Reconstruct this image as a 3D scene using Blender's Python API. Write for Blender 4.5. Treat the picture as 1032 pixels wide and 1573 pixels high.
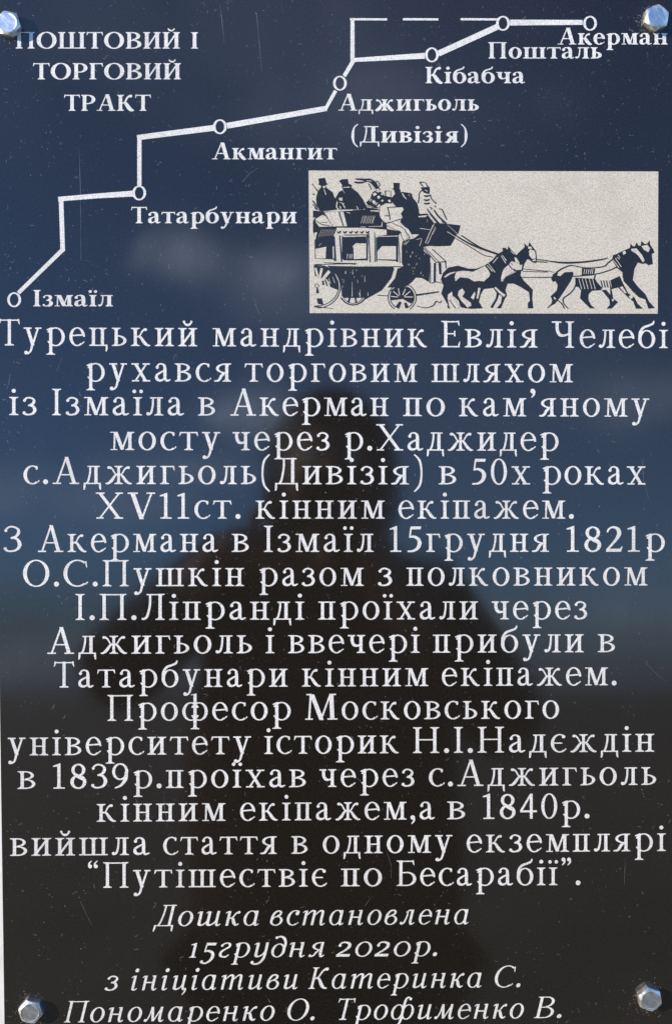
import bpy, bmesh, math, random
import numpy as np
from math import sin, cos, pi, radians
from mathutils import Vector, Matrix, noise
from mathutils.geometry import delaunay_2d_cdt

random.seed(7)
for o in list(bpy.data.objects):
    bpy.data.objects.remove(o)
scene = bpy.context.scene
C = scene.collection

# ---------------------------------------------------------------- frame of the plaque
LEAN = radians(14)                       # the plaque leans back by this much
D = 0.55                                 # metres from lens to plaque
FPX, W0, H0 = 1300.0, 1032.0, 1573.0     # focal length and size of the photograph in pixels
FOOT = (501.0, 740.0)                    # where the plaque's normal through the lens meets it
SL, CL = sin(LEAN), cos(LEAN)
U = Vector((1, 0, 0)); V = Vector((0, SL, CL)); N = Vector((0, -CL, SL))
ORG = Vector((0, 0, 1.55 - D * SL))      # foot point on the plaque, eye height 1.55 m
def from_plaque(u, v, w):
    return ORG + U * u + V * v + N * w
nc = Vector(((FOOT[0] - W0 / 2) / FPX, (H0 / 2 - FOOT[1]) / FPX, -1)).normalized()   # -normal in camera axes
n_c = -nc
u_c = (Vector((1, 0, 0)) - n_c * n_c.x).normalized()
v_c = n_c.cross(u_c)
Rc = Matrix((u_c, v_c, n_c))             # camera axes -> plaque axes
Rp = Matrix((U, V, N)).transposed()      # plaque axes -> world
def P(px, py):
    """point of the plaque's face seen at a pixel of the photograph, in plaque coordinates"""
    d = Rc @ Vector(((px - W0 / 2) / FPX, (H0 / 2 - py) / FPX, -1))
    t = -D / d.z
    return (d.x * t, d.y * t)
def mirror_dir(px, py):
    """world direction of what the polished face mirrors at a pixel"""
    d = Rc @ Vector(((px - W0 / 2) / FPX, (H0 / 2 - py) / FPX, -1))
    return (Rp @ Vector((d.x, d.y, -d.z))).normalized()

# ---------------------------------------------------------------- camera
cam = bpy.data.cameras.new('camera'); camo = bpy.data.objects.new('camera', cam); C.objects.link(camo)
cam.sensor_fit = 'VERTICAL'; cam.sensor_height = 36; cam.sensor_width = 24
cam.lens = FPX / H0 * 36
cam.clip_start = 0.02; cam.clip_end = 5000
camo.matrix_world = Matrix.Translation(from_plaque(0, 0, D)) @ (Rp @ Rc).to_4x4()
cam.dof.use_dof = True; cam.dof.focus_distance = D * 1.003; cam.dof.aperture_fstop = 11.0
scene.camera = camo
scene.view_settings.view_transform = 'Standard'; scene.view_settings.look = 'None'
scene.view_settings.exposure = 0.92; scene.view_settings.gamma = 1
scene.view_settings.use_curve_mapping = False

# ---------------------------------------------------------------- sun and sky
sd = Rp @ Vector((-33, 9, 13)).normalized()      # towards the sun
sun = bpy.data.lights.new('sun', 'SUN'); suno = bpy.data.objects.new('sun', sun); C.objects.link(suno)
sun.energy = 4.2; sun.angle = radians(0.5); sun.color = (1.0, 0.89, 0.76)
suno.rotation_euler = sd.to_track_quat('Z', 'Y').to_euler(); suno.location = (-3, -1, 4)
world = bpy.data.worlds.new('World'); scene.world = world; world.use_nodes = True
nt = world.node_tree; nt.nodes.clear()
def nd(tree, typ, **kw):
    n = tree.nodes.new(typ)
    for k, v in kw.items():
        setattr(n, k, v)
    return n
out = nd(nt, 'ShaderNodeOutputWorld'); bg = nd(nt, 'ShaderNodeBackground')
sky = nd(nt, 'ShaderNodeTexSky', sky_type='NISHITA', sun_disc=False)
sky.sun_elevation = math.asin(sd.z); sky.sun_rotation = math.atan2(sd.x, sd.y)
sky.altitude = 50; sky.air_density = 1.0; sky.dust_density = 0.0; sky.ozone_density = 7.5
bg.inputs['Strength'].default_value = 0.15
tc = nd(nt, 'ShaderNodeTexCoord')
def vmath(op, a, b=None, s=None):
    n = nd(nt, 'ShaderNodeVectorMath', operation=op)
    nt.links.new(a, n.inputs[0])
    if b is not None: n.inputs[1].default_value = b
    if s is not None: n.inputs['Scale'].default_value = s
    return n
def fmath(op, a, b, clamp=False):
    n = nd(nt, 'ShaderNodeMath', operation=op, use_clamp=clamp)
    for i, x in enumerate((a, b)):
        if isinstance(x, (int, float)): n.inputs[i].default_value = x
        elif x is not None: nt.links.new(x, n.inputs[i])
    return n.outputs[0]
gen = tc.outputs['Generated']
noi = nd(nt, 'ShaderNodeTexNoise'); noi.inputs['Scale'].default_value = 11; noi.inputs['Detail'].default_value = 7
noi.inputs['Roughness'].default_value = 0.6
nt.links.new(gen, noi.inputs['Vector'])
# a few small fair-weather clouds, and a veil over the rest of the sky
CLOUDS = [((318, 402), (0.085, 0.034), 0.72), ((400, 455), (0.10, 0.035), 0.22), ((455, 400), (0.05, 0.02), 0.3), ((435, 638), (0.10, 0.020), 0.80), ((290, 720), (0.12, 0.015), 0.35), ((60, 765), (0.17, 0.035), 0.30), ((1000, 610), (0.16, 0.03), 0.25),
          ((30, 1010), (0.25, 0.035), 0.26), ((900, 950), (0.20, 0.03), 0.16), ((560, 175), (0.22, 0.05), 0.12), ((250, 30), (0.35, 0.08), 0.10)]
tot = None
for (px, py), (ra, re), amt in CLOUDS:
    c = mirror_dir(px, py)
    right = Vector((c.y, -c.x, 0)).normalized(); upv = right.cross(c).normalized()
    sub = vmath('SUBTRACT', gen, tuple(c))
    da = vmath('DOT_PRODUCT', sub.outputs[0], tuple(right / ra)); de = vmath('DOT_PRODUCT', sub.outputs[0], tuple(upv / re))
    a2 = fmath('MULTIPLY', da.outputs['Value'], da.outputs['Value']); e2 = fmath('MULTIPLY', de.outputs['Value'], de.outputs['Value'])
    r2 = fmath('ADD', a2, e2)
    r2 = fmath('ADD', r2, fmath('MULTIPLY', fmath('SUBTRACT', noi.outputs['Fac'], 0.5), -4.6))
    fr = vmath('DOT_PRODUCT', gen, tuple(c))
    m = fmath('SUBTRACT', 1.0, r2, True)
    m = fmath('MULTIPLY', m, fmath('GREATER_THAN', fr.outputs['Value'], 0.3))
    m = fmath('MULTIPLY', m, amt)
    tot = m if tot is None else fmath('ADD', tot, m, True)
noi2 = nd(nt, 'ShaderNodeTexNoise'); noi2.inputs['Scale'].default_value = 2.6; noi2.inputs['Detail'].default_value = 5
nt.links.new(gen, noi2.inputs['Vector'])
veil = fmath('MULTIPLY', fmath('SUBTRACT', noi2.outputs['Fac'], 0.48, True), 0.5, True)
tot = fmath('ADD', tot, veil, True)
mix = nd(nt, 'ShaderNodeMix', data_type='RGBA')
nt.links.new(tot, mix.inputs['Factor'])
mix.inputs['B'].default_value = (5.6, 6.9, 9.4, 1)
# a dull grey-blue bank of cloud low over the horizon, all the way round
sep = nd(nt, 'ShaderNodeSeparateXYZ'); nt.links.new(gen, sep.inputs[0])
ez = fmath('ADD', sep.outputs['Z'], fmath('MULTIPLY', fmath('SUBTRACT', noi2.outputs['Fac'], 0.5), 0.10))
mr = nd(nt, 'ShaderNodeMapRange', interpolation_type='SMOOTHSTEP')
mr.inputs['From Min'].default_value = 0.0; mr.inputs['From Max'].default_value = 0.17
mr.inputs['To Min'].default_value = 0.95; mr.inputs['To Max'].default_value = 0.0
nt.links.new(ez, mr.inputs['Value'])
bank = nd(nt, 'ShaderNodeMix', data_type='RGBA'); bank.inputs['B'].default_value = (0.72, 0.95, 1.45, 1)
nt.links.new(mr.outputs[0], bank.inputs['Factor']); nt.links.new(sky.outputs[0], bank.inputs['A']); nt.links.new(bank.outputs['Result'], mix.inputs['A'])
nt.links.new(mix.outputs['Result'], bg.inputs['Color']); nt.links.new(bg.outputs[0], out.inputs['Surface'])

# ---------------------------------------------------------------- materials
def material(name, col, rough=0.5, metal=0.0, ior=1.5, noise=None, bump=None, spec=0.5):
    m = bpy.data.materials.new(name); m.use_nodes = True
    t = m.node_tree; b = t.nodes['Principled BSDF']
    b.inputs['Base Color'].default_value = (*col, 1); b.inputs['Roughness'].default_value = rough
    b.inputs['Metallic'].default_value = metal; b.inputs['IOR'].default_value = ior
    b.inputs['Specular IOR Level'].default_value = spec
    co = nd(t, 'ShaderNodeTexCoord')
    if noise:                                   # (scale, detail, colour at the low end, colour at the high end, lo, hi)
        n = nd(t, 'ShaderNodeTexNoise'); n.inputs['Scale'].default_value = noise[0]; n.inputs['Detail'].default_value = noise[1]
        r = nd(t, 'ShaderNodeValToRGB')
        r.color_ramp.elements[0].color = (*noise[2], 1); r.color_ramp.elements[1].color = (*noise[3], 1)
        r.color_ramp.elements[0].position = noise[4]; r.color_ramp.elements[1].position = noise[5]
        t.links.new(co.outputs['Object'], n.inputs['Vector']); t.links.new(n.outputs['Fac'], r.inputs[0])
        t.links.new(r.outputs[0], b.inputs['Base Color'])
    if bump:
        n = nd(t, 'ShaderNodeTexNoise'); n.inputs['Scale'].default_value = bump[0]; n.inputs['Detail'].default_value = 3
        bp = nd(t, 'ShaderNodeBump'); bp.inputs['Strength'].default_value = bump[1]; bp.inputs['Distance'].default_value = bump[2]
        t.links.new(co.outputs['Object'], n.inputs['Vector']); t.links.new(n.outputs['Fac'], bp.inputs['Height'])
        t.links.new(bp.outputs[0], b.inputs['Normal'])
    return m
M = {}
M['stone'] = material('polished_black', (0.016, 0.015, 0.013), 0.055, ior=1.74, noise=(900, 3, (0.0085, 0.0070, 0.0050), (0.0205, 0.0170, 0.0125), 0.3, 0.7))
M['ink'] = material('dark_engraving', (0.016, 0.015, 0.013), 0.16, ior=1.55, noise=(1200, 3, (0.012, 0.011, 0.010), (0.024, 0.022, 0.020), 0.3, 0.7))
M['letter'] = material('engraved_letter', (0.6, 0.6, 0.56), 0.85, noise=(1500, 2, (0.46, 0.445, 0.40), (0.92, 0.885, 0.81), 0.33, 0.58), bump=(1500, 0.5, 0.0001))
M['panel'] = material('engraved_field', (0.55, 0.52, 0.45), 0.85, noise=(1300, 2, (0.40, 0.355, 0.27), (0.71, 0.64, 0.505), 0.28, 0.62), bump=(1300, 0.6, 0.0001))
M['scratch'] = material('scratch', (0.2, 0.2, 0.2), 0.6, noise=(60, 3, (0.03, 0.03, 0.03), (0.34, 0.34, 0.33), 0.36, 0.80))
M['zinc'] = material('zinc_plated_steel', (0.62, 0.64, 0.66), 0.40, 1.0, noise=(400, 3, (0.82, 0.79, 0.72), (0.92, 0.89, 0.82), 0.3, 0.7), bump=(900, 0.35, 0.0001))
M['white'] = material('white_paint', (0.78, 0.77, 0.73), 0.7, noise=(40, 4, (0.72, 0.71, 0.66), (0.82, 0.81, 0.77), 0.3, 0.7), bump=(200, 0.3, 0.0005))
M['ground'] = material('dry_ground', (0.10, 0.085, 0.06), 0.95, noise=(0.9, 8, (0.06, 0.05, 0.03), (0.15, 0.125, 0.085), 0.3, 0.7), bump=(3, 0.5, 0.05))
M['jacket'] = material('dark_cloth', (0.040, 0.021, 0.017), 0.95, spec=0.1)
M['trousers'] = material('dark_denim', (0.012, 0.013, 0.018), 0.95, spec=0.1)
M['skin'] = material('skin', (0.21, 0.115, 0.08), 0.6, spec=0.3)
M['hair'] = material('dark_hair', (0.015, 0.011, 0.009), 0.7)
M['phone'] = material('black_phone', (0.008, 0.008, 0.009), 0.45, spec=0.2)
M['shoe'] = material('black_shoe', (0.015, 0.014, 0.013), 0.5)

def film(m, lo, hi, scale=9):
    t = m.node_tree; b = t.nodes['Principled BSDF']; co = nd(t, 'ShaderNodeTexCoord')
    n = nd(t, 'ShaderNodeTexNoise'); n.inputs['Scale'].default_value = scale; n.inputs['Detail'].default_value = 8; n.inputs['Roughness'].default_value = .65
    mp = nd(t, 'ShaderNodeMapping'); mp.inputs['Scale'].default_value = (2.2, 0.8, 1)
    r_ = nd(t, 'ShaderNodeMapRange'); r_.inputs['From Min'].default_value = .35; r_.inputs['From Max'].default_value = .7
    r_.inputs['To Min'].default_value = lo; r_.inputs['To Max'].default_value = hi
    t.links.new(co.outputs['Object'], mp.inputs[0]); t.links.new(mp.outputs[0], n.inputs['Vector']); t.links.new(n.outputs['Fac'], r_.inputs['Value']); t.links.new(r_.outputs[0], b.inputs['Roughness'])
film(M['stone'], 0.06, 0.13); film(M['zinc'], 0.28, 0.55, 160)
def blotch(m, scale, col, lo, hi):
    """worn or dirty patches over the base colour"""
    t = m.node_tree; b = t.nodes['Principled BSDF']; old = b.inputs['Base Color'].links[0].from_socket; co = nd(t, 'ShaderNodeTexCoord')
    n = nd(t, 'ShaderNodeTexNoise'); n.inputs['Scale'].default_value = scale; n.inputs['Detail'].default_value = 6; n.inputs['Roughness'].default_value = .7
    r_ = nd(t, 'ShaderNodeMapRange'); r_.inputs['From Min'].default_value = lo; r_.inputs['From Max'].default_value = hi; r_.clamp = True
    mx = nd(t, 'ShaderNodeMix', data_type='RGBA'); mx.inputs['B'].default_value = (*col, 1)
    t.links.new(co.outputs['Object'], n.inputs['Vector']); t.links.new(n.outputs['Fac'], r_.inputs['Value']); t.links.new(r_.outputs[0], mx.inputs['Factor'])
    t.links.new(old, mx.inputs['A']); t.links.new(mx.outputs['Result'], b.inputs['Base Color'])
blotch(M['letter'], 330, (0.20, 0.19, 0.17), 0.60, 0.95); blotch(M['letter'], 14, (0.42, 0.40, 0.36), 0.45, 1.1); blotch(M['panel'], 560, (0.14, 0.125, 0.10), 0.60, 0.78); blotch(M['panel'], 30, (0.42, 0.37, 0.28), 0.5, 1.1)
blotch(M['zinc'], 260, (0.25, 0.22, 0.17), 0.62, 0.85)
# ---------------------------------------------------------------- object helpers
def link(name, me, mat=None, parent=None):
    o = bpy.data.objects.new(name, me); C.objects.link(o)
    if mat is not None: me.materials.append(M[mat])
    if parent is not None: o.parent = parent
    return o
def tag(o, label, cat, group=None):
    o['label'] = label; o['category'] = cat
    if group: o['group'] = group
    return o
def mesh(name, verts, faces):
    me = bpy.data.meshes.new(name); me.from_pydata([tuple(v) for v in verts], [], faces); me.update(); return me
def box_mesh(name, x0, x1, y0, y1, z0, z1, bev=0.0):
    bm = bmesh.new()
    vs = [bm.verts.new((x, y, z)) for x in (x0, x1) for y in (y0, y1) for z in (z0, z1)]
    for f in ((0, 1, 3, 2), (4, 6, 7, 5), (0, 4, 5, 1), (2, 3, 7, 6), (0, 2, 6, 4), (1, 5, 7, 3)):
        bm.faces.new([vs[i] for i in f])
    if bev: bmesh.ops.bevel(bm, geom=bm.edges[:], offset=bev, segments=2, affect='EDGES')
    bmesh.ops.recalc_face_normals(bm, faces=bm.faces)
    me = bpy.data.meshes.new(name); bm.to_mesh(me); bm.free(); return me

# ---------------------------------------------------------------- 2-D shapes: overlapping pieces -> one clean sheet
def ccw(p):
    a = sum(p[i][0] * p[(i + 1) % len(p)][1] - p[(i + 1) % len(p)][0] * p[i][1] for i in range(len(p)))
    return a
def union(polys, eps=1e-5):
    verts, faces = [], []
    for p in polys:
        a = ccw(p)
        if abs(a) < 1e-7: continue
        if a < 0: p = p[::-1]
        b = len(verts); verts += [Vector((x, y)) for x, y in p]; faces.append(list(range(b, b + len(p))))
    v, e, f, ov, oe, of = delaunay_2d_cdt(verts, [], faces, 0, eps)
    pv = np.array([(q.x, q.y) for q in v]); tri = np.array([t for t in f if len(t) == 3])
    cen = pv[tri].mean(axis=1); ins = np.zeros(len(tri), bool)
    for p in polys:                                     # keep every triangle whose middle lies in any piece
        q = np.array(p); lo, hi = q.min(0), q.max(0)
        idx = np.nonzero((cen[:, 0] >= lo[0]) & (cen[:, 0] <= hi[0]) & (cen[:, 1] >= lo[1]) & (cen[:, 1] <= hi[1]) & ~ins)[0]
        if not len(idx): continue
        c = cen[idx]; x0, y0 = q[:, 0][:, None], q[:, 1][:, None]; x1, y1 = np.roll(q[:, 0], -1)[:, None], np.roll(q[:, 1], -1)[:, None]
        up = (y0 <= c[:, 1]) & (y1 > c[:, 1]); dn = (y0 > c[:, 1]) & (y1 <= c[:, 1])
        side = (x1 - x0) * (c[:, 1] - y0) - (c[:, 0] - x0) * (y1 - y0)
        wn = (up & (side > 0)).sum(0) - (dn & (side < 0)).sum(0)
        ins[idx[wn != 0]] = True
    return [tuple(q) for q in pv.tolist()], [tuple(t) for t in tri[ins].tolist()]
def spline(pts, n=6):
    if len(pts) < 3: return list(pts)
    k = len(pts[0]); res = []
    for i in range(len(pts) - 1):
        p0 = pts[max(i - 1, 0)]; p1 = pts[i]; p2 = pts[i + 1]; p3 = pts[min(i + 2, len(pts) - 1)]
        for j in range(n):
            t = j / n
            res.append(tuple(0.5 * (2 * p1[a] + (p2[a] - p0[a]) * t + (2 * p0[a] - 5 * p1[a] + 4 * p2[a] - p3[a]) * t * t
                                    + (3 * p1[a] - p0[a] - 3 * p2[a] + p3[a]) * t ** 3) for a in range(k)))
    res.append(tuple(pts[-1])); return res
def stroke(pts, n=6, smooth=True):
    """(x, y, width) points -> convex pieces"""
    q = spline(pts, n) if smooth else list(pts)
    L, R = [], []
    for i, (x, y, w) in enumerate(q):
        a = q[max(i - 1, 0)]; b = q[min(i + 1, len(q) - 1)]
        dx, dy = b[0] - a[0], b[1] - a[1]; l = math.hypot(dx, dy) or 1
        nx, ny = -dy / l * w / 2, dx / l * w / 2
        L.append((x + nx, y + ny)); R.append((x - nx, y - ny))
    res = []
    for i in range(len(q) - 1):
        res.append([L[i], R[i], R[i + 1]]); res.append([L[i], R[i + 1], L[i + 1]])
    return res
def disc(x, y, r, n=14, ry=None):
    ry = ry or r
    return [(x + r * cos(2 * pi * i / n), y + ry * sin(2 * pi * i / n)) for i in range(n)]

# ---------------------------------------------------------------- the lettering, drawn here letter by letter
# units: capital height 100, x-height 69
class G:
    def __init__(s, W=15, H=6, S=11, bold=0):
        s.W, s.H, s.S, s.b, s.p = W, H, S, bold, []
    def add(s, *ps): s.p += ps
    def ser(s, x, y, d, up):                    # bracketed serif going d (-1 left, 1 right) at a stem edge x
        S, H = s.S, s.H * 0.9
        s.add([(x - d * 0.5, y), (x + d * S, y), (x + d * S, y + up * H * 0.75), (x + d * S * 0.35, y + up * H * 1.15), (x, y + up * H * 2.3), (x - d * 0.5, y + up * H * 2.3)])
    def stem(s, x, y0=0, y1=69, b='lr', t='lr', w=None):
        w = w or s.W
        s.add([(x, y0), (x + w, y0), (x + w, y1), (x, y1)])
        if 'l' in b: s.ser(x, y0, -1, 1)
        if 'r' in b: s.ser(x + w, y0, 1, 1)
        if 'l' in t: s.ser(x, y1, -1, -1)
        if 'r' in t: s.ser(x + w, y1, 1, -1)
        if 'f' in t:                            # slanted flag
            s.add([(x + w * 0.6, y1 + 2.5), (x - s.S * 0.95, y1 - 5), (x - s.S * 0.95, y1 - 8.5), (x + 1, y1 - 9)]); s.add([(x, y1), (x + w, y1), (x + w * 0.9, y1 + 3)])
    def bar(s, x0, x1, y, h=None):
        h = h or s.H; s.add([(x0, y), (x1, y), (x1, y + h), (x0, y + h)])
    def dia(s, xa, ya, xb, yb, w):
        s.add([(xa, ya), (xa + w, ya), (xb + w, yb), (xb, yb)])
    def ring(s, cx, cy, rx, ry, wx=None, wy=None, a0=0, a1=360, n=28, tilt=0):
        wx = wx or s.W + 1; wy = wy or s.H
        m = max(6, int(n * abs(a1 - a0) / 360)); o, i_ = [], []
        for k in range(m + 1):
            a = radians(a0 + (a1 - a0) * k / m)
            o.append((cx + rx * cos(a), cy + ry * sin(a)))
            b = a + radians(tilt)
            i_.append((cx + (rx - wx) * cos(a) * 1.0 + tilt * 0.06 * sin(a), cy + (ry - wy) * sin(a)))
        for k in range(m):
            s.add([o[k], o[k + 1], i_[k + 1]]); s.add([o[k], i_[k + 1], i_[k]])
    def pen(s, pts, ws, n=6):
        k = 1.0
        s.add(*stroke([(x, y, w) for (x, y), w in zip(pts, ws)], n))
    def dot(s, x, y, r): s.add(disc(x, y, r))
    def tick(s, x, y, d, up, l=14, w=6):        # serif at the end of an arm
        s.add([(x, y), (x - d * w, y), (x - d * w * 0.7, y + up * l * 0.55), (x + d * 0.5, y + up * l), (x + d * 2.2, y + up * l)])

def glyph(ch, st):
    """one character: (pieces, width).  st: body, bold or ital"""
    B = st == 'bold'; I = st == 'ital'
    W = {'body': 11.8, 'bold': 19.5, 'ital': 11.6}[st]; H = {'body': 4.7, 'bold': 6, 'ital': 4.3}[st]
    g = G(W, H, {'body': 10.5, 'bold': 9, 'ital': 9}[st], B)
    e = W - 15                                       # how much fatter than the body face
    X = 69.0
    if I and ch in 'авгдиійїклмнтушцяфь125ч0з':
        w = ital(g, ch)
        if w: return g.p, w
    if ch == 'і':
        g.stem(10); g.p = g.p; w = W + 20; g.dot(w / 2, 92, 8.5 + e * .25)
    elif ch == 'ї':
        g.stem(10); w = W + 20; g.dot(w / 2 - 13 - e * .2, 91, 7.5 + e * .2); g.dot(w / 2 + 13 + e * .2, 91, 7.5 + e * .2)
    elif ch == 'п':
        g.stem(10, t=''); x2 = 46 + e; g.stem(x2, t=''); w = x2 + W + 10; g.bar(0, w, X - H * .95)
    elif ch == 'н':
        g.stem(10); x2 = 50 + e; g.stem(x2); w = x2 + W + 10; g.bar(15, x2 + 2, 33)
    elif ch in 'ий':
        g.stem(10, t='lr', b='lr'); x2 = 52 + e; g.stem(x2, b='lr', t='lr'); w = x2 + W + 10
        g.add([(10 + W - 2, 6), (10 + W - 2, 19), (x2 + 2, 63), (x2 + 2, 50)])
        if ch == 'й': g.pen([(w / 2 - 15, 94), (w / 2 - 9, 84), (w / 2, 80.5), (w / 2 + 9, 84), (w / 2 + 15, 94)], [6, 7, 9, 7, 6]); g.dot(w / 2 - 14, 93, 4.5); g.dot(w / 2 + 14, 93, 4.5)
    elif ch == 'ц':
        g.stem(10, b='l'); x2 = 47 + e; g.stem(x2, b=''); w = x2 + W + 13; g.bar(2, w, 0)
        g.add([(w - 6.5, 5), (w, 5), (w + .5, -12), (w - 3.5, -21), (w - 8, -20), (w - 6.5, -10)])
    elif ch == 'ш':
        xs = [10, 49 + e, 88 + 2 * e]
        for x in xs: g.stem(x, b='')
        w = xs[2] + W + 10; g.bar(0, w, 0)
    elif ch == 'т':
        x = 26.5; w = x * 2 + W; g.stem(x, t=''); g.bar(0, w, X - H); g.tick(0, X, -1, -1, 16); g.tick(w, X, 1, -1, 16)
    elif ch == 'г':
        g.stem(10, t='l'); w = 54 + e; g.bar(10, w, X - H); g.tick(w, X, 1, -1, 17)
    elif ch == 'ь':
        g.stem(10, b='l'); g.ring(22 + e, 20.5, 36, 20.5, W, H, -90, 90); g.bar(12, 23 + e, 0); g.bar(12, 23 + e, 41 - H); w = 58 + e
    elif ch == 'в':
        g.stem(9, b='l', t='l'); g.ring(30 + e, 19, 34, 19, W, H, -90, 90); g.ring(28 + e, 52.5, 31, 16.5, W - 1, H, -90, 90)
        for y in (0, 38 - H, X - H): g.bar(12, 32 + e, y)
        w = 64 + e
    elif ch == 'я':
        x = 43 + e; w = x + W + 10; g.stem(x, b='lr', t='r')
        g.ring(x + 2, 50, 37, 19, W - 1, H, 90, 270); g.bar(x, x + 5, X - H); g.bar(x, x + 5, 31)
        g.pen([(x - 4, 33), (x - 14, 22), (x - 24, 6), (x - 36, 2.5), (x - 42, 3)], [13 + e, 14 + e, 12 + e, 6, 4])
    elif ch in 'к':
        g.stem(10); x0 = 10 + W
        g.pen([(x0 - 1, 35), (x0 + 10, 38), (x0 + 20, 56), (x0 + 31, 64)], [5, 6 + e * .3, 7 + e * .3, 9]); g.dot(x0 + 33, 62.5, 6 + e * .2)
        g.pen([(x0 + 3, 37), (x0 + 14, 33), (x0 + 28, 13), (x0 + 40, 3), (x0 + 50, 2.5)], [6, 12 + e, 15 + e, 11 + e, 4])
        w = x0 + 51
    elif ch == 'ж':
        w = 103 + 2 * e; x = w / 2 - W / 2 + 1; g.stem(x, w=W - 2, b='lr', t='lr')
        for d in (1, -1):
            c = w / 2; q = lambda a: c + d * (a + W / 2 - 8)
            g.pen([(q(2), 35), (q(14), 39), (q(25), 57), (q(36), 64)], [5, 6 + e * .3, 7 + e * .3, 9]); g.dot(q(38), 62.5, 6 + e * .2)
            g.pen([(q(6), 37), (q(15), 32), (q(28), 13), (q(40), 3), (q(50), 2.5)], [6, 11 + e, 14 + e, 11 + e, 4])
    elif ch == 'л':
        x = 42 + e; w = x + W + 9; g.stem(x, t=''); g.bar(13, w, X - H)
        g.pen([(23.5, 66), (22.5, 38), (17, 12), (8, 4), (3, 6)], [7, 7, 8, 8, 9]); g.dot(5, 6.5, 6.2)
    elif ch == 'д':
        x = 42 + e; w = x + W + 12; g.stem(x, t='', b=''); g.bar(14, w - 4, X - H); g.bar(0, w, 0)
        g.pen([(24, 66), (23, 42), (17, 14), (11, 3)], [7, 7, 7, 7])
        g.add([(0, 5), (6.5, 5), (7, -9), (4, -21), (-1, -22), (-.5, -8)]); g.add([(w - 6.5, 5), (w, 5), (w + .5, -8), (w + 1, -22), (w - 4, -21), (w - 7, -9)])
    elif ch == 'м':
        w = 90 + e; xr = w - W - 9
        g.bar(0, 17, X - H * .8, H * .8); g.dia(11, 0, 13, 68, 6.5); g.bar(1, 26, 0, H * .8)
        g.dia(13, X, 38 + e * .2, 2, W + 1.5); g.dia(41 + e * .5, 1, xr - 2, X, 7)
        g.stem(xr, t='r'); g.bar(xr - 4, xr + 3, X - H * .8, H * .8)
    elif ch == 'у':
        w = 70 + e
        g.dia(8, 66, 28, 2, W + 1); g.dia(53 + e, 66, 29 + e * .5, -4, 7.5)
        g.pen([(33 + e * .5, 0), (26, -20), (16, -29), (8, -28)], [9, 7.5, 7, 9]); g.dot(9, -26.5, 7)
        g.bar(0, 33 + e, X - 5.2, 5.2); g.bar(46 + e, w, X - 5.2, 5.2)
    elif ch in 'хХVX':
        if ch == 'V':
            w = 102; g.dia(10, 97, 44, -2, 16.5); g.dia(85, 97, 49, -2, 7); g.bar(0, 38, 94.5, 5.5); g.bar(70, w, 94.5, 5.5)
        else:
            k = 1 if ch == 'х' else 1.42; h = X if ch == 'х' else 100; w = 74 * k + e
            g.dia(9, h - 3, w - 27 - e * .8, 3, (16 + e) * (1 if k == 1 else 1.08)); g.dia(w - 19, h - 3, 12, 3, 7.5)
            g.bar(0, 31 * k ** .4 + e, h - 5.2, 5.2); g.bar(w - 29, w - 1, h - 5.2, 5.2); g.bar(2, 29, 0, 5.2); g.bar(w - 32 * k ** .4 - e, w, 0, 5.2)
    elif ch == 'р':
        g.stem(12, -34, X - 2, t='f'); w = 74 + e; g.ring(w - 35, 34, 35, 36, W, H, -152, 152)
    elif ch == 'о':
        r = 33.5 + e * .5; w = 2 * r; g.ring(r, 34.5, r, 36, None, None, tilt=8 if not I else 0)
    elif ch == 'с':
        w = 57 + e * .7; g.ring(34 + e * .3, 34.5, 34 + e * .3, 36, W + 1, H, 62, 308)
        g.pen([(47 + e * .5, 67), (50 + e * .6, 62), (50 + e * .6, 54)], [7, 9, 4]); g.pen([(53, 8), (58, 14)], [5, 3.5])
        if B or I: g.dot(w - 11, 55, 8.5)
    elif ch == 'е':
        w = 60 + e * .7; r = 31 + e * .4; g.ring(r, 34.5, r, 36, W, H, 22, 312); g.ring(r, 34.5, r - .5, 36, W - 4, H, 0, 60)
        g.add([(10, 36), (w - 3, 39), (w - 1.5, 43), (w - 2, 45), (10, 41.5)]); g.pen([(w - 10, 9), (w - 1, 16)], [5, 3.5])
    elif ch == 'є':
        w = 56; g.ring(33, 34.5, 33, 36, W, H, 60, 308); g.bar(10, 42, 33); g.dot(47, 60, 6.5); g.pen([(51, 8), (57, 14)], [5, 3.5])
    elif ch == 'а':
        x = 34 + e
        g.pen([(9, 56), (14, 64), (26 + e * .5, 67), (38 + e * .7, 61), (41.5 + e, 47), (41.5 + e, 14)], [7, 6, 6 + e * .2, 12 + e, W, W]); g.dot(9.5, 54, 7 + e * .3)
        g.pen([(38 + e, 41), (22, 34.5), (9 + e * .3, 24), (9 + e * .3, 11), (19 + e * .3, 4), (31, 7), (41 + e, 17)], [5, 7, 12 + e, W, 9, 6.5, 5])
        g.pen([(41.5 + e, 16), (45 + e, 5), (53 + e, 3.5), (63 + e, 8)], [W, 10 + e * .5, 7, 4]); w = 63 + e
    elif ch == 'б':
        r = 34 + e * .5; w = 2 * r; g.ring(r, 33.5, r, 35, None, None)
        g.pen([(7 + e * .4, 33), (8 + e * .4, 58), (20, 77), (40, 85), (55, 92), (60, 103)], [13 + e, 12 + e, 9, 8, 8, 4.5])
    elif ch in 'зЗ3':
        if ch == 'з': sy = 1.0; sx = 1.0
        elif ch == 'З': sy = 1.46; sx = 1.38
        else: sy = 1.4; sx = 1.25
        q = lambda L: [(a * sx, b * sy) for a, b in L]
        k = 1.12 if ch != 'з' else 1
        g.pen(q([(5, 55), (11, 63), (23, 66.5), (37, 61), (40, 51.5), (33, 41), (20, 37)]), [7, 6.5, 6, 10 * k + e, 13 * k + e, 9, 5.5])
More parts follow.
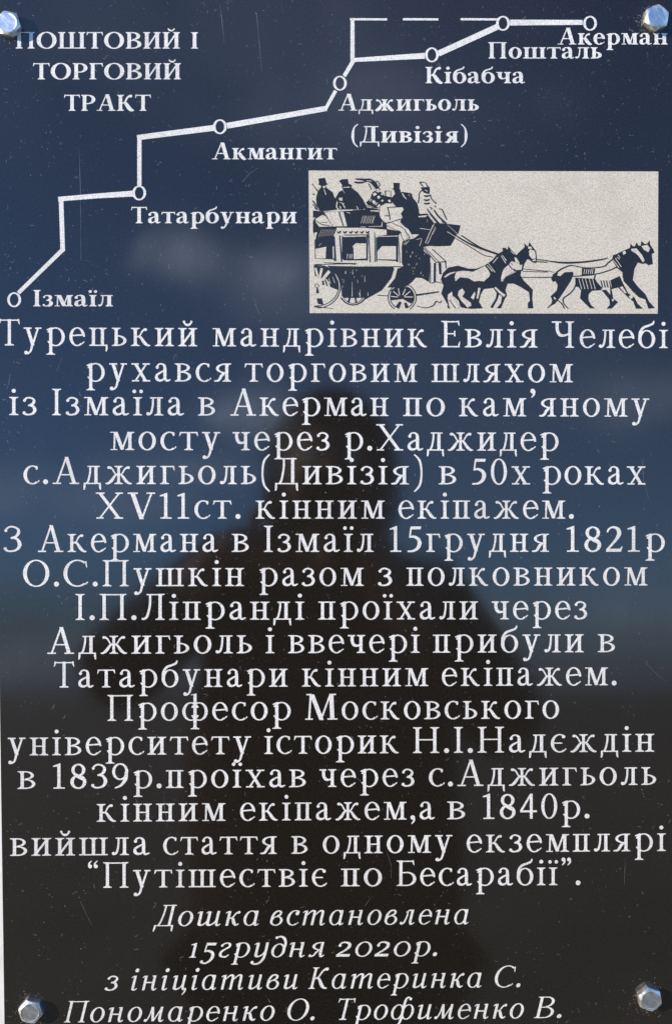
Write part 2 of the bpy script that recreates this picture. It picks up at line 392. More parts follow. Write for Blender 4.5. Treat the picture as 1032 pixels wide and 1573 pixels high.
        g.pen(q([(19, 37), (35, 34.5), (43, 20), (36, 7), (22, 2.2), (10, 3.5), (3, 10)]), [5.5, 9, 15 * k + e, 12 + e, 6, 7, 9]); w = 51 * sx + e * .5
        g.dot(6.5 * sx, 56 * sy, 5.5); g.dot(5 * sx, 8.5 * sy, 6)
    elif ch == 'ч':
        x = 47 + e; w = x + W + 10; g.stem(x)
        g.pen([(17 + e * .4, 66), (18 + e * .4, 44), (26 + e * .4, 30), (40, 28.5), (x + 3, 34)], [W, W, 11, 7, 6]); g.bar(0, 30 + e, X - 5.4, 5.4)
    elif ch == 'ф':
        w = 100 + e; c = w / 2; g.stem(c - W / 2, -34, 100, t=''); g.add([(c - W / 2, 99), (c + W / 2, 99), (c + W / 2, 104), (c - W / 2 - 9, 100), (c - W / 2 - 9, 97)])
        g.ring(33, 34.5, 33, 36, W, H, 25, 335); g.ring(w - 33, 34.5, 33, 36, W, H, -155, 155)
    elif ch == 'Т':
        w = 78 + e * 1.3; x = w / 2 - W / 2; g.stem(x, 0, 100, t=''); g.bar(0, w, 94, H); g.tick(0, 101, -1, -1, 21, 6.5); g.tick(w, 101, 1, -1, 21, 6.5)
        if not B: g.bar(x - 11, x + W + 11, 0, 5)
    elif ch == 'П':
        g.stem(12, 0, 100, t='l'); x2 = 76; w = x2 + W + 12; g.stem(x2, 0, 100, t='r'); g.bar(13, x2 + 2, 94.5)
    elif ch in 'О':
        r = 51 + e * .6; w = 2 * r; g.ring(r, 50, r, 52, W + 2.5, H)
    elif ch == '0':
        w = 64 + e; g.ring(w / 2, 48.5, w / 2, 50, W, H)
        if B: pass
    elif ch == 'С':
        w = 92; g.ring(52, 50, 52, 52, W + 2.5, H, 52, 308); g.tick(86, 96, 1, -1, 26, 5); g.pen([(82, 9), (91, 17)], [6, 4])
    elif ch == 'Е':
        w = 70; g.stem(10, 0, 100, b='l', t='l'); g.bar(12, 64, 94.5); g.bar(12, 66, 0); g.bar(12, 50, 49); g.tick(64, 101, 1, -1, 20); g.tick(66, 0, 1, 1, 22)
        g.add([(46, 42), (51, 41), (51, 63), (46, 62)])
    elif ch == 'Ч':
        x = 62; w = 90; g.stem(x, 0, 100)
        g.pen([(20, 95), (20.5, 68), (29, 50), (46, 46), (x + 3, 53)], [W, W, 12, 8, 6.5]); g.bar(0, 36, 94.5, 5.5)
    elif ch == 'І':
        g.stem(12, 0, 100); w = W + 24
    elif ch == 'А':
        w = 100 + e; a = w / 2 - 4
        g.dia(a - 1, 103, w - 27 - e * .7, 2, 16.5 + e); g.dia(a + 1, 99, 12, 2, 7); g.bar(24, w - 24, 33, H)
        g.bar(0, 31, 0, 5.2); g.bar(w - 37 - e * .7, w, 0, 5.2)
    elif ch == 'Д':
        x = 58; w = x + W + 16 + e; g.stem(x, 0, 100, b='', t=''); g.bar(20, w - 4, 94.5); g.bar(0, w, 0)
        g.pen([(32, 97), (31, 62), (24, 20), (17, 3)], [7.5, 7.5, 7.5, 8])
        g.add([(0, 5), (7, 5), (7.5, -10), (4.5, -24), (-1, -25), (-.5, -8)]); g.add([(w - 7, 5), (w, 5), (w + .5, -8), (w + 1, -25), (w - 4.5, -24), (w - 7.5, -10)])
    elif ch == 'Л':
        x = 63; w = x + W + 12; g.stem(x, 0, 100, t='r'); g.bar(20, x + 2, 94.5)
        g.pen([(33, 97), (32, 56), (23, 16), (12, 4), (3, 5)], [8, 8, 9, 8, 7])
    elif ch == 'М':
        w = 124; g.dia(11, 2, 17, 98, 7.5); g.bar(0, 29, 0, 5.2); g.bar(4, 24, 94.8, 5.2); g.dia(17, 98, 54, -1, 17); g.dia(56, -1, 93, 98, 7); g.dia(96, 0, 92, 100, 16)
        g.bar(85, w, 0, 5.2); g.bar(98, 118, 94.8, 5.2)
    elif ch == 'Н':
        g.stem(12, 0, 100); x2 = 76; w = x2 + W + 12; g.stem(x2, 0, 100); g.bar(15, x2 + 2, 49)
    elif ch == 'Б':
        w = 76; g.stem(10, 0, 100, b='l', t='l'); g.bar(12, 66, 94.5); g.tick(66, 101, 1, -1, 20); g.ring(38, 28, 38, 28, W + 1, H, -90, 90); g.bar(12, 40, 0); g.bar(12, 40, 50)
    elif ch == 'В':
        w = 82 + e; g.stem(10, 0, 100, b='l', t='l'); g.ring(40, 26.5, 41 + e, 26.5, W + 1, H, -90, 90); g.ring(38, 76, 36 + e, 24, W, H, -90, 90)
        for y in (0, 53 - H, 100 - H): g.bar(12, 41, y)
    elif ch in 'ИЙ':
        g.stem(10, 0, 100); x2 = 66; w = x2 + W + 10; g.stem(x2, 0, 100); g.add([(8 + W, 8), (8 + W, 24), (x2 + 2, 92), (x2 + 2, 76)])
        if ch == 'Й': g.pen([(w / 2 - 17, 122), (w / 2 - 10, 112), (w / 2, 109), (w / 2 + 10, 112), (w / 2 + 17, 122)], [7, 8, 10, 8, 7])
    elif ch == 'Ш':
        xs = [10, 64, 118]
        for x in xs: g.stem(x, 0, 100, b='')
        w = xs[2] + W + 10; g.bar(0, w, 0)
    elif ch == 'Р':
        w = 80; g.stem(10, 0, 100, b='lr', t='l'); g.ring(40, 71, 40, 29, W + 1, H, -90, 90); g.bar(14, 42, 42); g.bar(14, 42, 100 - H)
    elif ch == 'К':
        x0 = 10 + W; g.stem(10, 0, 100); w = x0 + 66
        g.pen([(x0 - 1, 48), (x0 + 14, 54), (x0 + 28, 82), (x0 + 44, 95)], [6, 8 + e * .3, 9 + e * .3, 11]); g.dot(x0 + 47, 92, 8 + e * .2)
        g.pen([(x0 + 6, 52), (x0 + 20, 45), (x0 + 38, 17), (x0 + 53, 4), (x0 + 66, 3)], [7, 14 + e, 18 + e, 12 + e, 5])
    elif ch == 'Г':
        w = 72; g.stem(10, 0, 100, t='l'); g.bar(12, w, 94); g.tick(w, 101, 1, -1, 24, 7)
    elif ch == '1':
        x = 17; w = 48; g.stem(x, 0, 95, t='', b='lr'); g.add([(x + W, 95), (x + W, 98.5), (x + W - 4, 98.5), (1, 89), (1, 85), (x + 1, 86)]); g.bar(3, w - 3, 0, 5)
    elif ch == '2':
        w = 60; g.pen([(5, 74), (11, 87), (26, 94), (43, 86), (47, 69), (38, 49), (20, 26), (5, 8)], [6, 7, 7.5, 13, 15, 11, 8, 8]); g.add([(1, 0), (54, 0), (60, 20), (56, 20), (50, 12), (1, 11)])
    elif ch == '4':
        w = 64; g.stem(37, 0, 97, b='', t='', w=W - 1); g.bar(0, w, 25, 7.5); g.add([(0, 25), (0, 33), (38, 97), (45, 97), (9, 31)])
    elif ch == '5':
        w = 58; g.add([(15, 97), (56, 97), (53, 86), (17, 86)]); g.pen([(17, 92), (12, 53)], [6, 6])
        g.pen([(11, 56), (27, 58), (44, 49), (49.5, 32), (42, 14), (25, 3.5), (4, 2)], [6, 9, 12, 15, 12, 8, 6])
    elif ch == '8':
        w = 62; g.ring(31, 72.5, 26, 24.5, 12, 6); g.ring(31, 26, 30, 27.5, 13, 6)
        g.pen([(15, 58), (30, 48), (48, 36)], [10, 13, 10])
    elif ch == '9':
        w = 62; g.ring(30, 65, 30, 33, W - 1, 6); g.pen([(53, 64), (50, 36), (33, 12), (10, 1)], [W, 13, 9, 5])
    elif ch == '.': g.dot(9.5, 8.5, 9.5); w = 19
    elif ch == ',':
        g.dot(9, 8, 8.5); g.pen([(14, 9), (14, -4), (5, -17)], [8, 7.5, 3]); w = 18
    elif ch == '’': g.dot(9, 96, 9); g.pen([(14, 98), (14, 84), (4, 71)], [9, 8, 3]); w = 19
    elif ch in '“”':
        w = 42
        for x in (2, 24):
            if ch == '”': g.dot(x + 7, 100, 7.5); g.pen([(x + 11, 101), (x + 11, 89), (x + 2, 78)], [7, 6.5, 3])
            else: g.dot(x + 8, 84, 7.5); g.pen([(x + 4, 83), (x + 4, 95), (x + 14, 106)], [7, 6.5, 3])
    elif ch == '(': g.pen([(33, 113), (13, 88), (7, 42), (13, -2), (33, -28)], [5, 8, 10 + e, 8, 5]); w = 37
    elif ch == ')': g.pen([(4, 113), (24, 88), (30, 42), (24, -2), (4, -28)], [5, 8, 10 + e, 8, 5]); w = 37
    else: raise ValueError(ch)
    return g.p, w

def ital(g, ch):
    """cursive forms (upright here, sheared when set)"""
    W, H = g.W, g.H
    def hook(x, top=66, last=True, tall=69):        # a stem with entry and, if last, an exit stroke
        g.pen([(x - 9, 58), (x - 3, 64), (x + W * .5, 66)], [3.5, 5, 5])
        g.add([(x, 10), (x + W, 10), (x + W, tall), (x + 2, tall - 3), (x, tall - 6)])
        if last: g.pen([(x + W * .5, 14), (x + W * .55, 5), (x + 16, 2.5), (x + 25, 9)], [W, 11, 6, 3.5])
        else: g.add([(x, 0), (x + W, 0), (x + W, 12), (x, 12)])
    def cup(x0, x1):                                # the joining curve of и, ш, ц
        g.add([(x0, 18), (x0 + W, 18), (x0 + W, 68), (x0 + 2, 66), (x0, 62)]); g.pen([(x0 - 9, 58), (x0 - 2, 64), (x0 + 6, 65)], [3.5, 5, 5])
        g.pen([(x0 + W * .5, 20), (x0 + W * .6, 8), (x0 + 18, 3.5), (x1 - 5, 12), (x1 + 3, 26)], [W, 13, 7, 6, 5])
    if ch == 'і': hook(8); g.dot(16, 93, 9); return 34
    if ch in 'и':
        cup(9, 47); g.add([(47, 12), (47 + W, 12), (47 + W, 69), (47, 69)]); g.pen([(54, 14), (56, 4), (64, 2.5), (72, 9)], [W, 10, 6, 3.5]); return 72
    if ch == 'ш':
        cup(9, 46); cup(46, 83); g.add([(83, 12), (83 + W, 12), (83 + W, 69), (83, 69)]); g.pen([(90, 14), (92, 4), (100, 2.5), (108, 9)], [W, 10, 6, 3.5]); return 108
    if ch == 'ц':
        cup(9, 47); g.add([(47, 12), (47 + W, 12), (47 + W, 69), (47, 69)]); g.pen([(54, 16), (57, 4), (68, 4), (66, -10), (58, -23)], [W, 9, 9, 7, 4]); return 72
    if ch == 'а':
        g.ring(30, 34.5, 30, 36, W, H, 30, 335); g.pen([(30, 68), (46, 66), (54, 66)], [4, 6, 8])
        g.add([(46, 14), (46 + W, 14), (46 + W, 68), (46, 68)]); g.pen([(53, 16), (55, 5), (62, 2.5), (70, 9)], [W, 11, 6, 3.5]); return 70
    if ch == 'в':
        g.ring(30, 21, 29, 22.5, W, H); g.pen([(7, 24), (8, 44), (18, 62), (33, 67), (43, 60), (40, 49), (26, 42)], [W, W - 1, 9, 6, 10, 9, 5]); return 59
    if ch == 'г':
        g.pen([(6, 55), (14, 64), (28, 67), (40, 60), (38, 49), (24, 39), (9, 27), (7, 12), (17, 3.5), (32, 3), (44, 13)], [7, 6, 6, 10, 9, 7, 10, 12, 7, 7, 4]); g.dot(7, 56, 6); return 46
    if ch == 'д':
        g.ring(31, 31, 30, 32.5, W, H); g.pen([(54, 34), (56, 64), (46, 86), (28, 96), (12, 90)], [W, W - 1, 11, 7, 6]); g.dot(12, 91, 6.5); return 62
    if ch == 'к':
        hook(8, last=False); x0 = 8 + W
        g.pen([(x0 - 1, 34), (x0 + 12, 39), (x0 + 22, 56), (x0 + 33, 64)], [5, 6, 7, 8]); g.dot(x0 + 34, 62, 6.5)
        g.pen([(x0 + 3, 37), (x0 + 14, 32), (x0 + 23, 12), (x0 + 34, 3), (x0 + 44, 9)], [5, 11, 13, 8, 4]); return x0 + 45
    if ch == 'л':
        g.pen([(26, 58), (25, 36), (18, 10), (8, 3), (3, 6)], [6, 7, 8, 7, 8]); g.dot(4.5, 7, 6); g.pen([(18, 56), (30, 65), (44, 66)], [3.5, 6, 6])
        g.add([(40, 12), (40 + W, 12), (40 + W, 69), (40, 69)]); g.pen([(47, 14), (49, 4), (57, 2.5), (65, 9)], [W, 10, 6, 3.5]); return 65
    if ch == 'м':
        g.pen([(24, 64), (20, 30), (10, 5), (2, 5)], [6, 6, 7, 8]); g.dot(4.5, 6.5, 6); g.dia(20, 69, 34, 2, W); g.dia(38, 2, 66, 69, 6.5)
        g.add([(62, 12), (62 + W, 12), (62 + W, 69), (62, 69)]); g.pen([(69, 14), (71, 4), (79, 2.5), (87, 9)], [W, 10, 6, 3.5]); return 87
    if ch == 'н':
        hook(8, last=False); g.bar(14, 52, 33, 6); g.add([(48, 12), (48 + W, 12), (48 + W, 69), (48, 69)]); g.pen([(42, 66), (52, 67)], [4, 5]); g.pen([(55, 14), (57, 4), (65, 2.5), (73, 9)], [W, 10, 6, 3.5]); return 73
    if ch == 'т':
        hook(8, last=False)
        for x0, x1 in ((8, 46), (46, 84)):
            g.pen([(x0 + W - 2, 46), (x0 + 22, 60), (x1 - 6, 67), (x1 + 4, 64), (x1 + W * .5, 54), (x1 + W * .5, 16 if x1 == 84 else 0)], [5, 6, 7, 11, W, W])
        g.pen([(91, 16), (93, 4), (101, 2.5), (109, 9)], [W, 10, 6, 3.5]); return 109
    if ch == 'у':
        cup(9, 48); g.pen([(54, 69), (54, 10), (48, -14), (32, -30), (12, -31), (4, -24)], [W, W, 11, 8, 7, 8]); g.dot(6, -24, 7); return 62
    if ch == 'я':
        g.add([(46, 12), (46 + W, 12), (46 + W, 69), (46, 69)]); g.pen([(53, 14), (55, 4), (62, 2.5), (70, 9)], [W, 10, 6, 3.5])
        g.ring(47, 50, 37, 19, W, H, 90, 270); g.pen([(42, 32), (32, 20), (22, 5), (8, 3)], [8, 8, 7, 7]); g.dot(8, 5.5, 6); return 70
    if ch == 'ф':
        g.ring(30, 34.5, 30, 36, W, H, 20, 340); g.ring(76, 34.5, 30, 36, W, H, -160, 160)
        g.pen([(78, 96), (66, 103), (56, 92), (53, 60), (53, 0), (46, -24), (30, -32)], [6, 7, 10, W, W, 9, 6]); g.dot(77, 95, 6.5); return 106
    if ch == '1': g.stem(14, 0, 66, t='', b='lr'); g.add([(14 + W, 66), (14 + W, 69), (10 + W, 69), (2, 61), (2, 58), (15, 59)]); return 40
    if ch == '2':
        g.pen([(6, 52), (14, 64), (30, 67), (48, 60), (50, 46), (36, 30), (16, 16), (6, 7)], [8, 7, 6.5, 12, 13, 9, 7, 7]); g.dot(9, 52, 6.5); g.add([(2, 0), (60, 0), (62, 12), (2, 12)]); return 64
    if ch == '5':
        q = -30; g.add([(12, 99 + q), (56, 99 + q), (53, 87 + q), (14, 87 + q)]); g.pen([(15, 94 + q), (12, 56 + q)], [6, 6])
        g.pen([(11, 58 + q), (28, 61 + q), (46, 52 + q), (51, 34 + q), (42, 14 + q), (24, 3 + q), (6, 8 + q)], [6, 9, 12, 14, 10, 7, 7]); g.dot(8, 10 + q, 7); return 60
    if ch == '0': g.ring(36, 34.5, 36, 36, W, H + .5); return 72
    return None

GL = {}
def glyph_mesh(ch, st):
    if (ch, st) not in GL:
        p, w = glyph(ch, st); v, f = union(p, 1e-4)
        GL[(ch, st)] = (v, f, w)
    return GL[(ch, st)]

plaque = bpy.data.objects.new('memorial_plaque', None); C.objects.link(plaque)
plaque.matrix_world = Matrix.Translation(ORG) @ Rp.to_4x4()
tag(plaque, 'black polished plaque engraved with a route map, a coach picture and long text', 'plaque')

def set_line(name, words, y0, y1, unit, st, z, label=None, shear=0.0, fit='space'):
    """words: (text, x0, x1) in pixels; baseline runs from y0 (x=0) to y1 (x=1032)"""
    vs, fs = [], []
    for text, x0, x1 in words:
        gl = [glyph_mesh(c, st) for c in text]
        if st == 'ital':      # the shear widens what stands out to the right
            pass
        nat = sum(g[2] for g in gl); n = len(gl) - 1; tgt = (x1 - x0) / unit
        sx = 1.0; base_gap = 8.0
        if fit == 'scale' or n == 0:
            if n == 0: sx = min(max(tgt / nat, .85), 1.15); gap = 0
            else: sx = tgt / (nat + n * base_gap); gap = base_gap * sx
        else:
            gap = (tgt - nat) / n
            if gap < 6: sx = (tgt - n * 6) / nat; gap = 6
            if gap > 17: sx = (tgt - n * 17) / nat; gap = 17
        x = x0
        for (gv, gf, gw) in gl:
            b = len(vs)
            for (a, c) in gv:
                px = x + (a * sx + c * shear) * unit
                by = y0 + (y1 - y0) * px / 1032.0
                u, v = P(px, by - c * unit)
                vs.append((u, v, z))
            fs += [tuple(i + b for i in t) for t in gf]
            x += (gw * sx + gap) * unit
    me = mesh(name, vs, fs)
    o = link(name, me, 'letter', plaque)
    if label: o['label'] = label
    return o

Z1 = 0.00012
BODY = [
 (530.8, 534.8, [('Турецький', 0, 303), ('мандрівник', 326.7, 655.7), ('Евлія', 677.5, 825), ('Челебі', 847, 1024.7)], .405, 'first line of the long text'),
 (585.6, 587.6, [('рухався', 132.7, 355), ('торговим', 376.7, 640), ('шляхом', 662.5, 878.7)], .405, 'second line of the long text'),
 (637.6, 640.2, [('із', 15, 57), ('Ізмаїла', 80, 282.7), ('в', 305, 330.5), ('Акерман', 354, 596.3), ('по', 619, 683), ('кам’яному', 704.7, 996.3)], .405, 'third line of the long text'),
 (691, 692.8, [('мосту', 170, 338.5), ('через', 357.3, 506.3), ('р.Хаджидер', 529, 857.3)], .405, 'fourth line of the long text'),
 (743.4, 744.4, [('с.Аджигьоль(Дивізія)', 36.7, 650), ('в', 674, 700.3), ('50х', 723, 813.7), ('роках', 832.3, 990.7)], .405, 'line with the figure 50'),
 (796.7, 796.7, [('XV11ст.', 147.7, 369.7), ('кінним', 393, 590), ('екіпажем.', 611.7, 880.7)], .402, 'line beginning with XV11'),
 (848, 847.5, [('З', 6, 35), ('Акермана', 59, 335), ('в', 356.7, 382.3), ('Ізмаїл', 405, 573), ('15грудня', 598, 842.3), ('1821р', 869, 1020.3)], .402, 'line ending in the year 1821'),
 (900.8, 899.2, [('О.С.Пушкін', 36, 374.7), ('разом', 398, 558), ('з', 580.7, 602.3), ('полковником', 624, 993)], .402, 'line just below the year 1821'),
 (952.5, 950.9, [('І.П.Ліпранді', 116, 467.3), ('проїхали', 489, 733.7), ('через', 754.7, 901.3)], .40, 'second line below the year 1821'),
 (1004.7, 1001.4, [('Аджигьоль', 73.3, 387.3), ('і', 408.3, 421.3), ('ввечері', 443.3, 644), ('прибули', 664.7, 895.7), ('в', 918, 943.7)], .40, 'third line below the year 1821'),
 (1056.6, 1052.2, [('Татарбунари', 84.3, 441.7), ('кінним', 464, 656.7), ('екіпажем.', 678.3, 946.3)], .398, 'fourth line below the year 1821'),
 (1108.2, 1102.6, [('Професор', 165, 446.7), ('Московського', 469, 858)], .398, 'shorter centred line of two words'),
 (1160.6, 1154.3, [('університету', 12.7, 385.7), ('історик', 406.3, 612.3), ('Н.І.Надєждін', 633.3, 1003.7)], .396, 'line above the year 1839'),
 (1212, 1205.3, [('в', 28.3, 55), ('1839р.проїхав', 81.7, 469.7), ('через', 490.7, 636.3), ('с.Аджигьоль', 658.3, 1007)], .394, 'line with the year 1839'),
 (1263.3, 1255.9, [('кінним', 149.3, 346), ('екіпажем,а', 369, 667.3), ('в', 687, 714), ('1840р.', 740.7, 904.7)], .394, 'line with the year 1840'),
 (1314.8, 1307, [('вийшла', 16.7, 230), ('стаття', 251, 425), ('в', 448, 472.3), ('одному', 495.7, 694.5), ('екземплярі', 716.3, 1021.3)], .392, 'line below the year 1840'),
 (1364.6, 1358.4, [('“Путішествіє', 135, 501.5), ('по', 523.8, 586.5), ('Бесарабії”.', 609.3, 890.9)], .392, 'line in quotation marks'),
]
for k, (y0, y1, ws, un, lb) in enumerate(BODY):
    set_line('inscription_line', ws, y0, y1, un, 'body', Z1 + (k % 2) * 0.00003, lb)
IT = [
 (1424.2, 1417.2, [('Дошка', 237, 396.6), ('встановлена', 413, 718)], 'first slanted line at the foot'),
 (1472.8, 1466.0, [('15грудня', 289, 497), ('2020р.', 515, 670.3)], 'slanted line with the year 2020'),
 (1522.8, 1514.2, [('з', 161, 181), ('ініціативи', 199, 456), ('Катеринка', 473, 738), ('С.', 756, 798)], 'third slanted line at the foot'),
 (1571.3, 1561.8, [('Пономаренко', 97.6, 419), ('О.', 438, 482.3), ('Трофименко', 514, 801), ('В.', 819, 861)], 'bottom slanted line between the lower bolts'),
]
for k, (y0, y1, ws, lb) in enumerate(IT):
    set_line('inscription_line', ws, y0, y1, .328, 'ital', Z1 + (k % 2) * 0.00003, lb, shear=0.24)
TI = [(74.6, 75.2, [('ПОШТОВИЙ', 24, 277), ('І', 293, 305.3)], .252, 'top line of the bold capitals'),
      (122, 122, [('ТОРГОВИЙ', 52, 278.6)], .248, 'middle line of the bold capitals'), (170.3, 170.3, [('ТРАКТ', 99.7, 231.7)], .245, 'bottom line of the bold capitals')]
for y0, y1, ws, un, lb in TI:
    set_line('inscription_line', ws, y0, y1, un, 'bold', Z1, lb, fit='scale')
TOWNS = [('Акмангит', 326, 517.4, 244.8, 'town name below the third route marker from lower left'), ('Аджигьоль', 519.6, 735, 170, 'town name above the name in brackets'),
         ('(Дивізія)', 539.7, 717.5, 219, 'town name in brackets'), ('Кібабча', 653, 805.7, 128, 'town name below the shortest slanting route piece'),
         ('Пошталь', 748.8, 923.6, 90, 'town name below the last but one marker'), ('Акерман', 856, 1024.8, 68.5, 'town name under the top right bolt'),
         ('Татарбунари', 202.5, 456, 343, 'longest town name'), ('Ізмаїл', 51, 173.8, 470.6, 'lowest town name at the left end of the route')]
for k, (t, x0, x1, y, lb) in enumerate(TOWNS):
    set_line('town_name', [(t, x0, x1)], y, y, .25, 'bold', Z1 + (k % 2) * 0.00003, lb, fit='scale')

def flat(name, polys, z, mat, parent=plaque):
    """polygons in pixels of the photograph, laid on the face"""
    v, f = union([[(x, -y) for x, y in p] for p in polys], 1e-3)
    f = [t for t in f]
    return link(name, mesh(name, [(*P(x, -y), z) for x, y in v], f), mat, parent)

# ---------------------------------------------------------------- the route map
route = [stroke(q, smooth=False) for q in (
    [(29, 450, 6), (97, 383.5, 6.5)], [(97, 386, 7), (94.3, 304, 7)], [(90, 306, 7), (150, 301, 7.5), (205, 297.5, 9)],
    [(214.5, 285, 6.5), (214.5, 209, 6.5)], [(211, 211.5, 8), (329, 196.5, 9)], [(349, 193.3, 9), (502, 166.5, 8)],
    [(499, 169, 5), (515.5, 139.5, 5.5)], [(528.5, 117, 6), (543, 93, 6)], [(541.3, 96, 6.5), (541.3, 28, 6)],
    [(540, 92.5, 6), (652, 85.8, 9)], [(673, 82.5, 9), (765, 40.5, 9)], [(783, 34.8, 9), (894, 34.5, 7.5)])]
flat('route_line', [p for s in route for p in s], Z1, 'letter')
for x0, x1 in ((537.5, 594.5), (618.5, 673), (707, 764)):
    flat('route_dash', [[(x0, 28), (x1, 28.4), (x1, 31.6), (x0, 31.4)]], Z1 + 0.00003, 'letter')
for cx, cy in ((905.5, 36), (772, 36), (663, 84.5), (522, 128), (338, 194.8), (214.3, 296.5), (22.5, 460.5)):
    g = G(); g.ring(cx, cy, 10.6, 11.4, 4.0, 2.2, n=36)
    flat('town_marker', g.p, Z1 + 0.00006, 'letter')

# ---------------------------------------------------------------- the coach picture
pic = flat('picture_panel', [[(474, 262), (1010.3, 263.5), (1009.4, 482), (475.6, 481)]], Z1, 'panel')
ZD, ZL = Z1 + 0.00006, Z1 + 0.00012
def cr(ox, oy, s):
    return lambda *pts: [(ox + x / s, oy + y / s) + tuple(r / s for r in rest) for x, y, *rest in pts]
a_ = cr(470, 260, 10.32); b_ = cr(560, 260, 10.32); c_ = cr(640, 260, 10.32); d_ = cr(470, 340, 10.32)
e_ = cr(560, 340, 6.88); f_ = cr(670, 360, 6.07); g_ = cr(840, 360, 6.0)
dark, lite, top = [], [], []
def dk(*p): dark.append(list(p[0]) if len(p) == 1 else list(p))
def dl(pts, smooth=True): top.extend(stroke(pts, 4, smooth))
def db(pts, smooth=True): dark.extend(stroke(pts, 4, smooth))
def lt(p): lite.append(list(p))
def ll(pts, smooth=True): lite.extend(stroke(pts, 4, smooth))
# passengers on the roof, first man
dk(a_((195, 150), (300, 135), (320, 215), (345, 235), (325, 250), (305, 255), (330, 300), (420, 365), (450, 450), (490, 470), (490, 640), (280, 670), (210, 660), (165, 560), (160, 450), (185, 350), (235, 290), (240, 265), (190, 240), (205, 220)))
lt(a_((262, 270), (300, 265), (305, 295), (280, 305))); ll(a_((285, 315, 8), (315, 405, 14)))
db(a_((100, 235, 12), (180, 345, 22))); ll(a_((110, 250, 4), (165, 330, 6))); dk(a_((105, 385), (150, 390), (110, 415)))
dl(a_((105, 500, 18), (150, 570, 16), (180, 650, 8))); dl(a_((105, 550, 8), (160, 640, 14)))
# second man
dk(a_((520, 195), (560, 160), (660, 155), (672, 225), (725, 255), (715, 290), (820, 370), (900, 480), (960, 600), (900, 640), (480, 640), (470, 450), (520, 360), (590, 325), (565, 290), (570, 250), (545, 215)))
ll(a_((590, 290, 10), (690, 285, 14))); lt(a_((515, 460), (575, 450), (578, 500), (530, 495))); ll(a_((495, 510, 14), (485, 600, 16), (520, 640, 14)))
ll(a_((575, 540, 12), (620, 620, 14))); ll(a_((535, 585, 14), (550, 625, 14))); ll(a_((530, 525, 8), (605, 550, 8))); ll(a_((580, 335, 5), (610, 380, 5)))
# roof rail, luggage and seat block
dk(a_((110, 655), (280, 670), (940, 640), (1032, 620), (1032, 930), (200, 925), (110, 1000), (110, 820), (150, 760), (110, 770)))
ll(a_((280, 672, 10), (500, 660, 16), (740, 648, 16)))
lt(a_((290, 690), (450, 675), (520, 905), (430, 910), (330, 745), (305, 710)))
dk(a_((345, 720), (440, 700), (500, 910), (425, 915), (370, 800)))
lt(a_((150, 790), (260, 725), (310, 745), (420, 905), (210, 915), (155, 840))); dl(a_((160, 820, 10), (250, 875, 14), (370, 895, 10))); dl(a_((225, 840, 5), (330, 850, 12)))
lt(a_((455, 675), (520, 670), (590, 905), (510, 905))); lt(a_((535, 672), (590, 672), (650, 905), (595, 905), (560, 780)))
dl(a_((520, 680, 14), (545, 760, 18), (590, 900, 14))); dk(a_((550, 760), (600, 775), (560, 790)))
for x in (870, 900, 920, 950): ll(a_((x, 860, 5), (x + 30, 740, 6)))
ll(a_((640, 680, 6), (700, 700, 10))); ll(a_((860, 915, 6), (945, 915, 8))); ll(a_((800, 585, 10), (825, 635, 12)))
# streaming scarf
db(a_((780, 155, 20), (900, 165, 36), (1032, 180, 40)), False); db(a_((765, 205, 24), (850, 215, 30), (950, 195, 20)))
db(b_((0, 175, 50), (80, 180, 60), (150, 230, 70), (200, 310, 50))); ll(b_((30, 180, 8), (110, 190, 10))); ll(b_((80, 235, 6), (150, 320, 8)))
dl(b_((170, 200, 10), (205, 195, 10), (235, 250, 10), (215, 290, 10), (240, 330, 14)))
dl(a_((985, 225, 10), (1032, 320, 12))); dk(a_((950, 525), (1032, 470), (1032, 580), (985, 575)))
# chequered coat
dk(b_((130, 360), (190, 330), (260, 365), (310, 420), (430, 450), (430, 545), (330, 540), (260, 580), (200, 625), (40, 560), (20, 525), (90, 470), (105, 400)))
for p in (((125, 390), (165, 370), (195, 400), (145, 430)), ((195, 435), (230, 420), (250, 450), (210, 475)), ((110, 505), (150, 490), (180, 530), (145, 560)), ((190, 595), (230, 550), (250, 575), (215, 610)),
          ((85, 490), (105, 470), (115, 480), (80, 520)), ((255, 500), (285, 480), (300, 500), (275, 520)), ((365, 490), (405, 485), (410, 520), (385, 525)), ((175, 350), (215, 330), (245, 360), (205, 370)), ((255, 390), (285, 380), (290, 405), (270, 415)), ((165, 560), (195, 525), (205, 535), (175, 575))): lt(b_(*p))
dl(b_((315, 345, 8), (410, 345, 8), (408, 450, 12), (330, 450, 10), (318, 345, 10)), False)
dl(b_((0, 560, 8), (60, 590, 10), (200, 620, 10))); ll(b_((40, 600, 10), (110, 610, 14))); ll(b_((90, 660, 10), (230, 665, 22)))
dk(b_((0, 590), (240, 640), (235, 760), (300, 830), (350, 870), (350, 960), (0, 930)))
for x in (60, 90, 120, 140): ll(b_((x - 15, 860, 6), (x + 20, 740, 6)))
ll(b_((270, 910, 12), (275, 840, 10))); ll(b_((60, 910, 6), (280, 905, 8)))
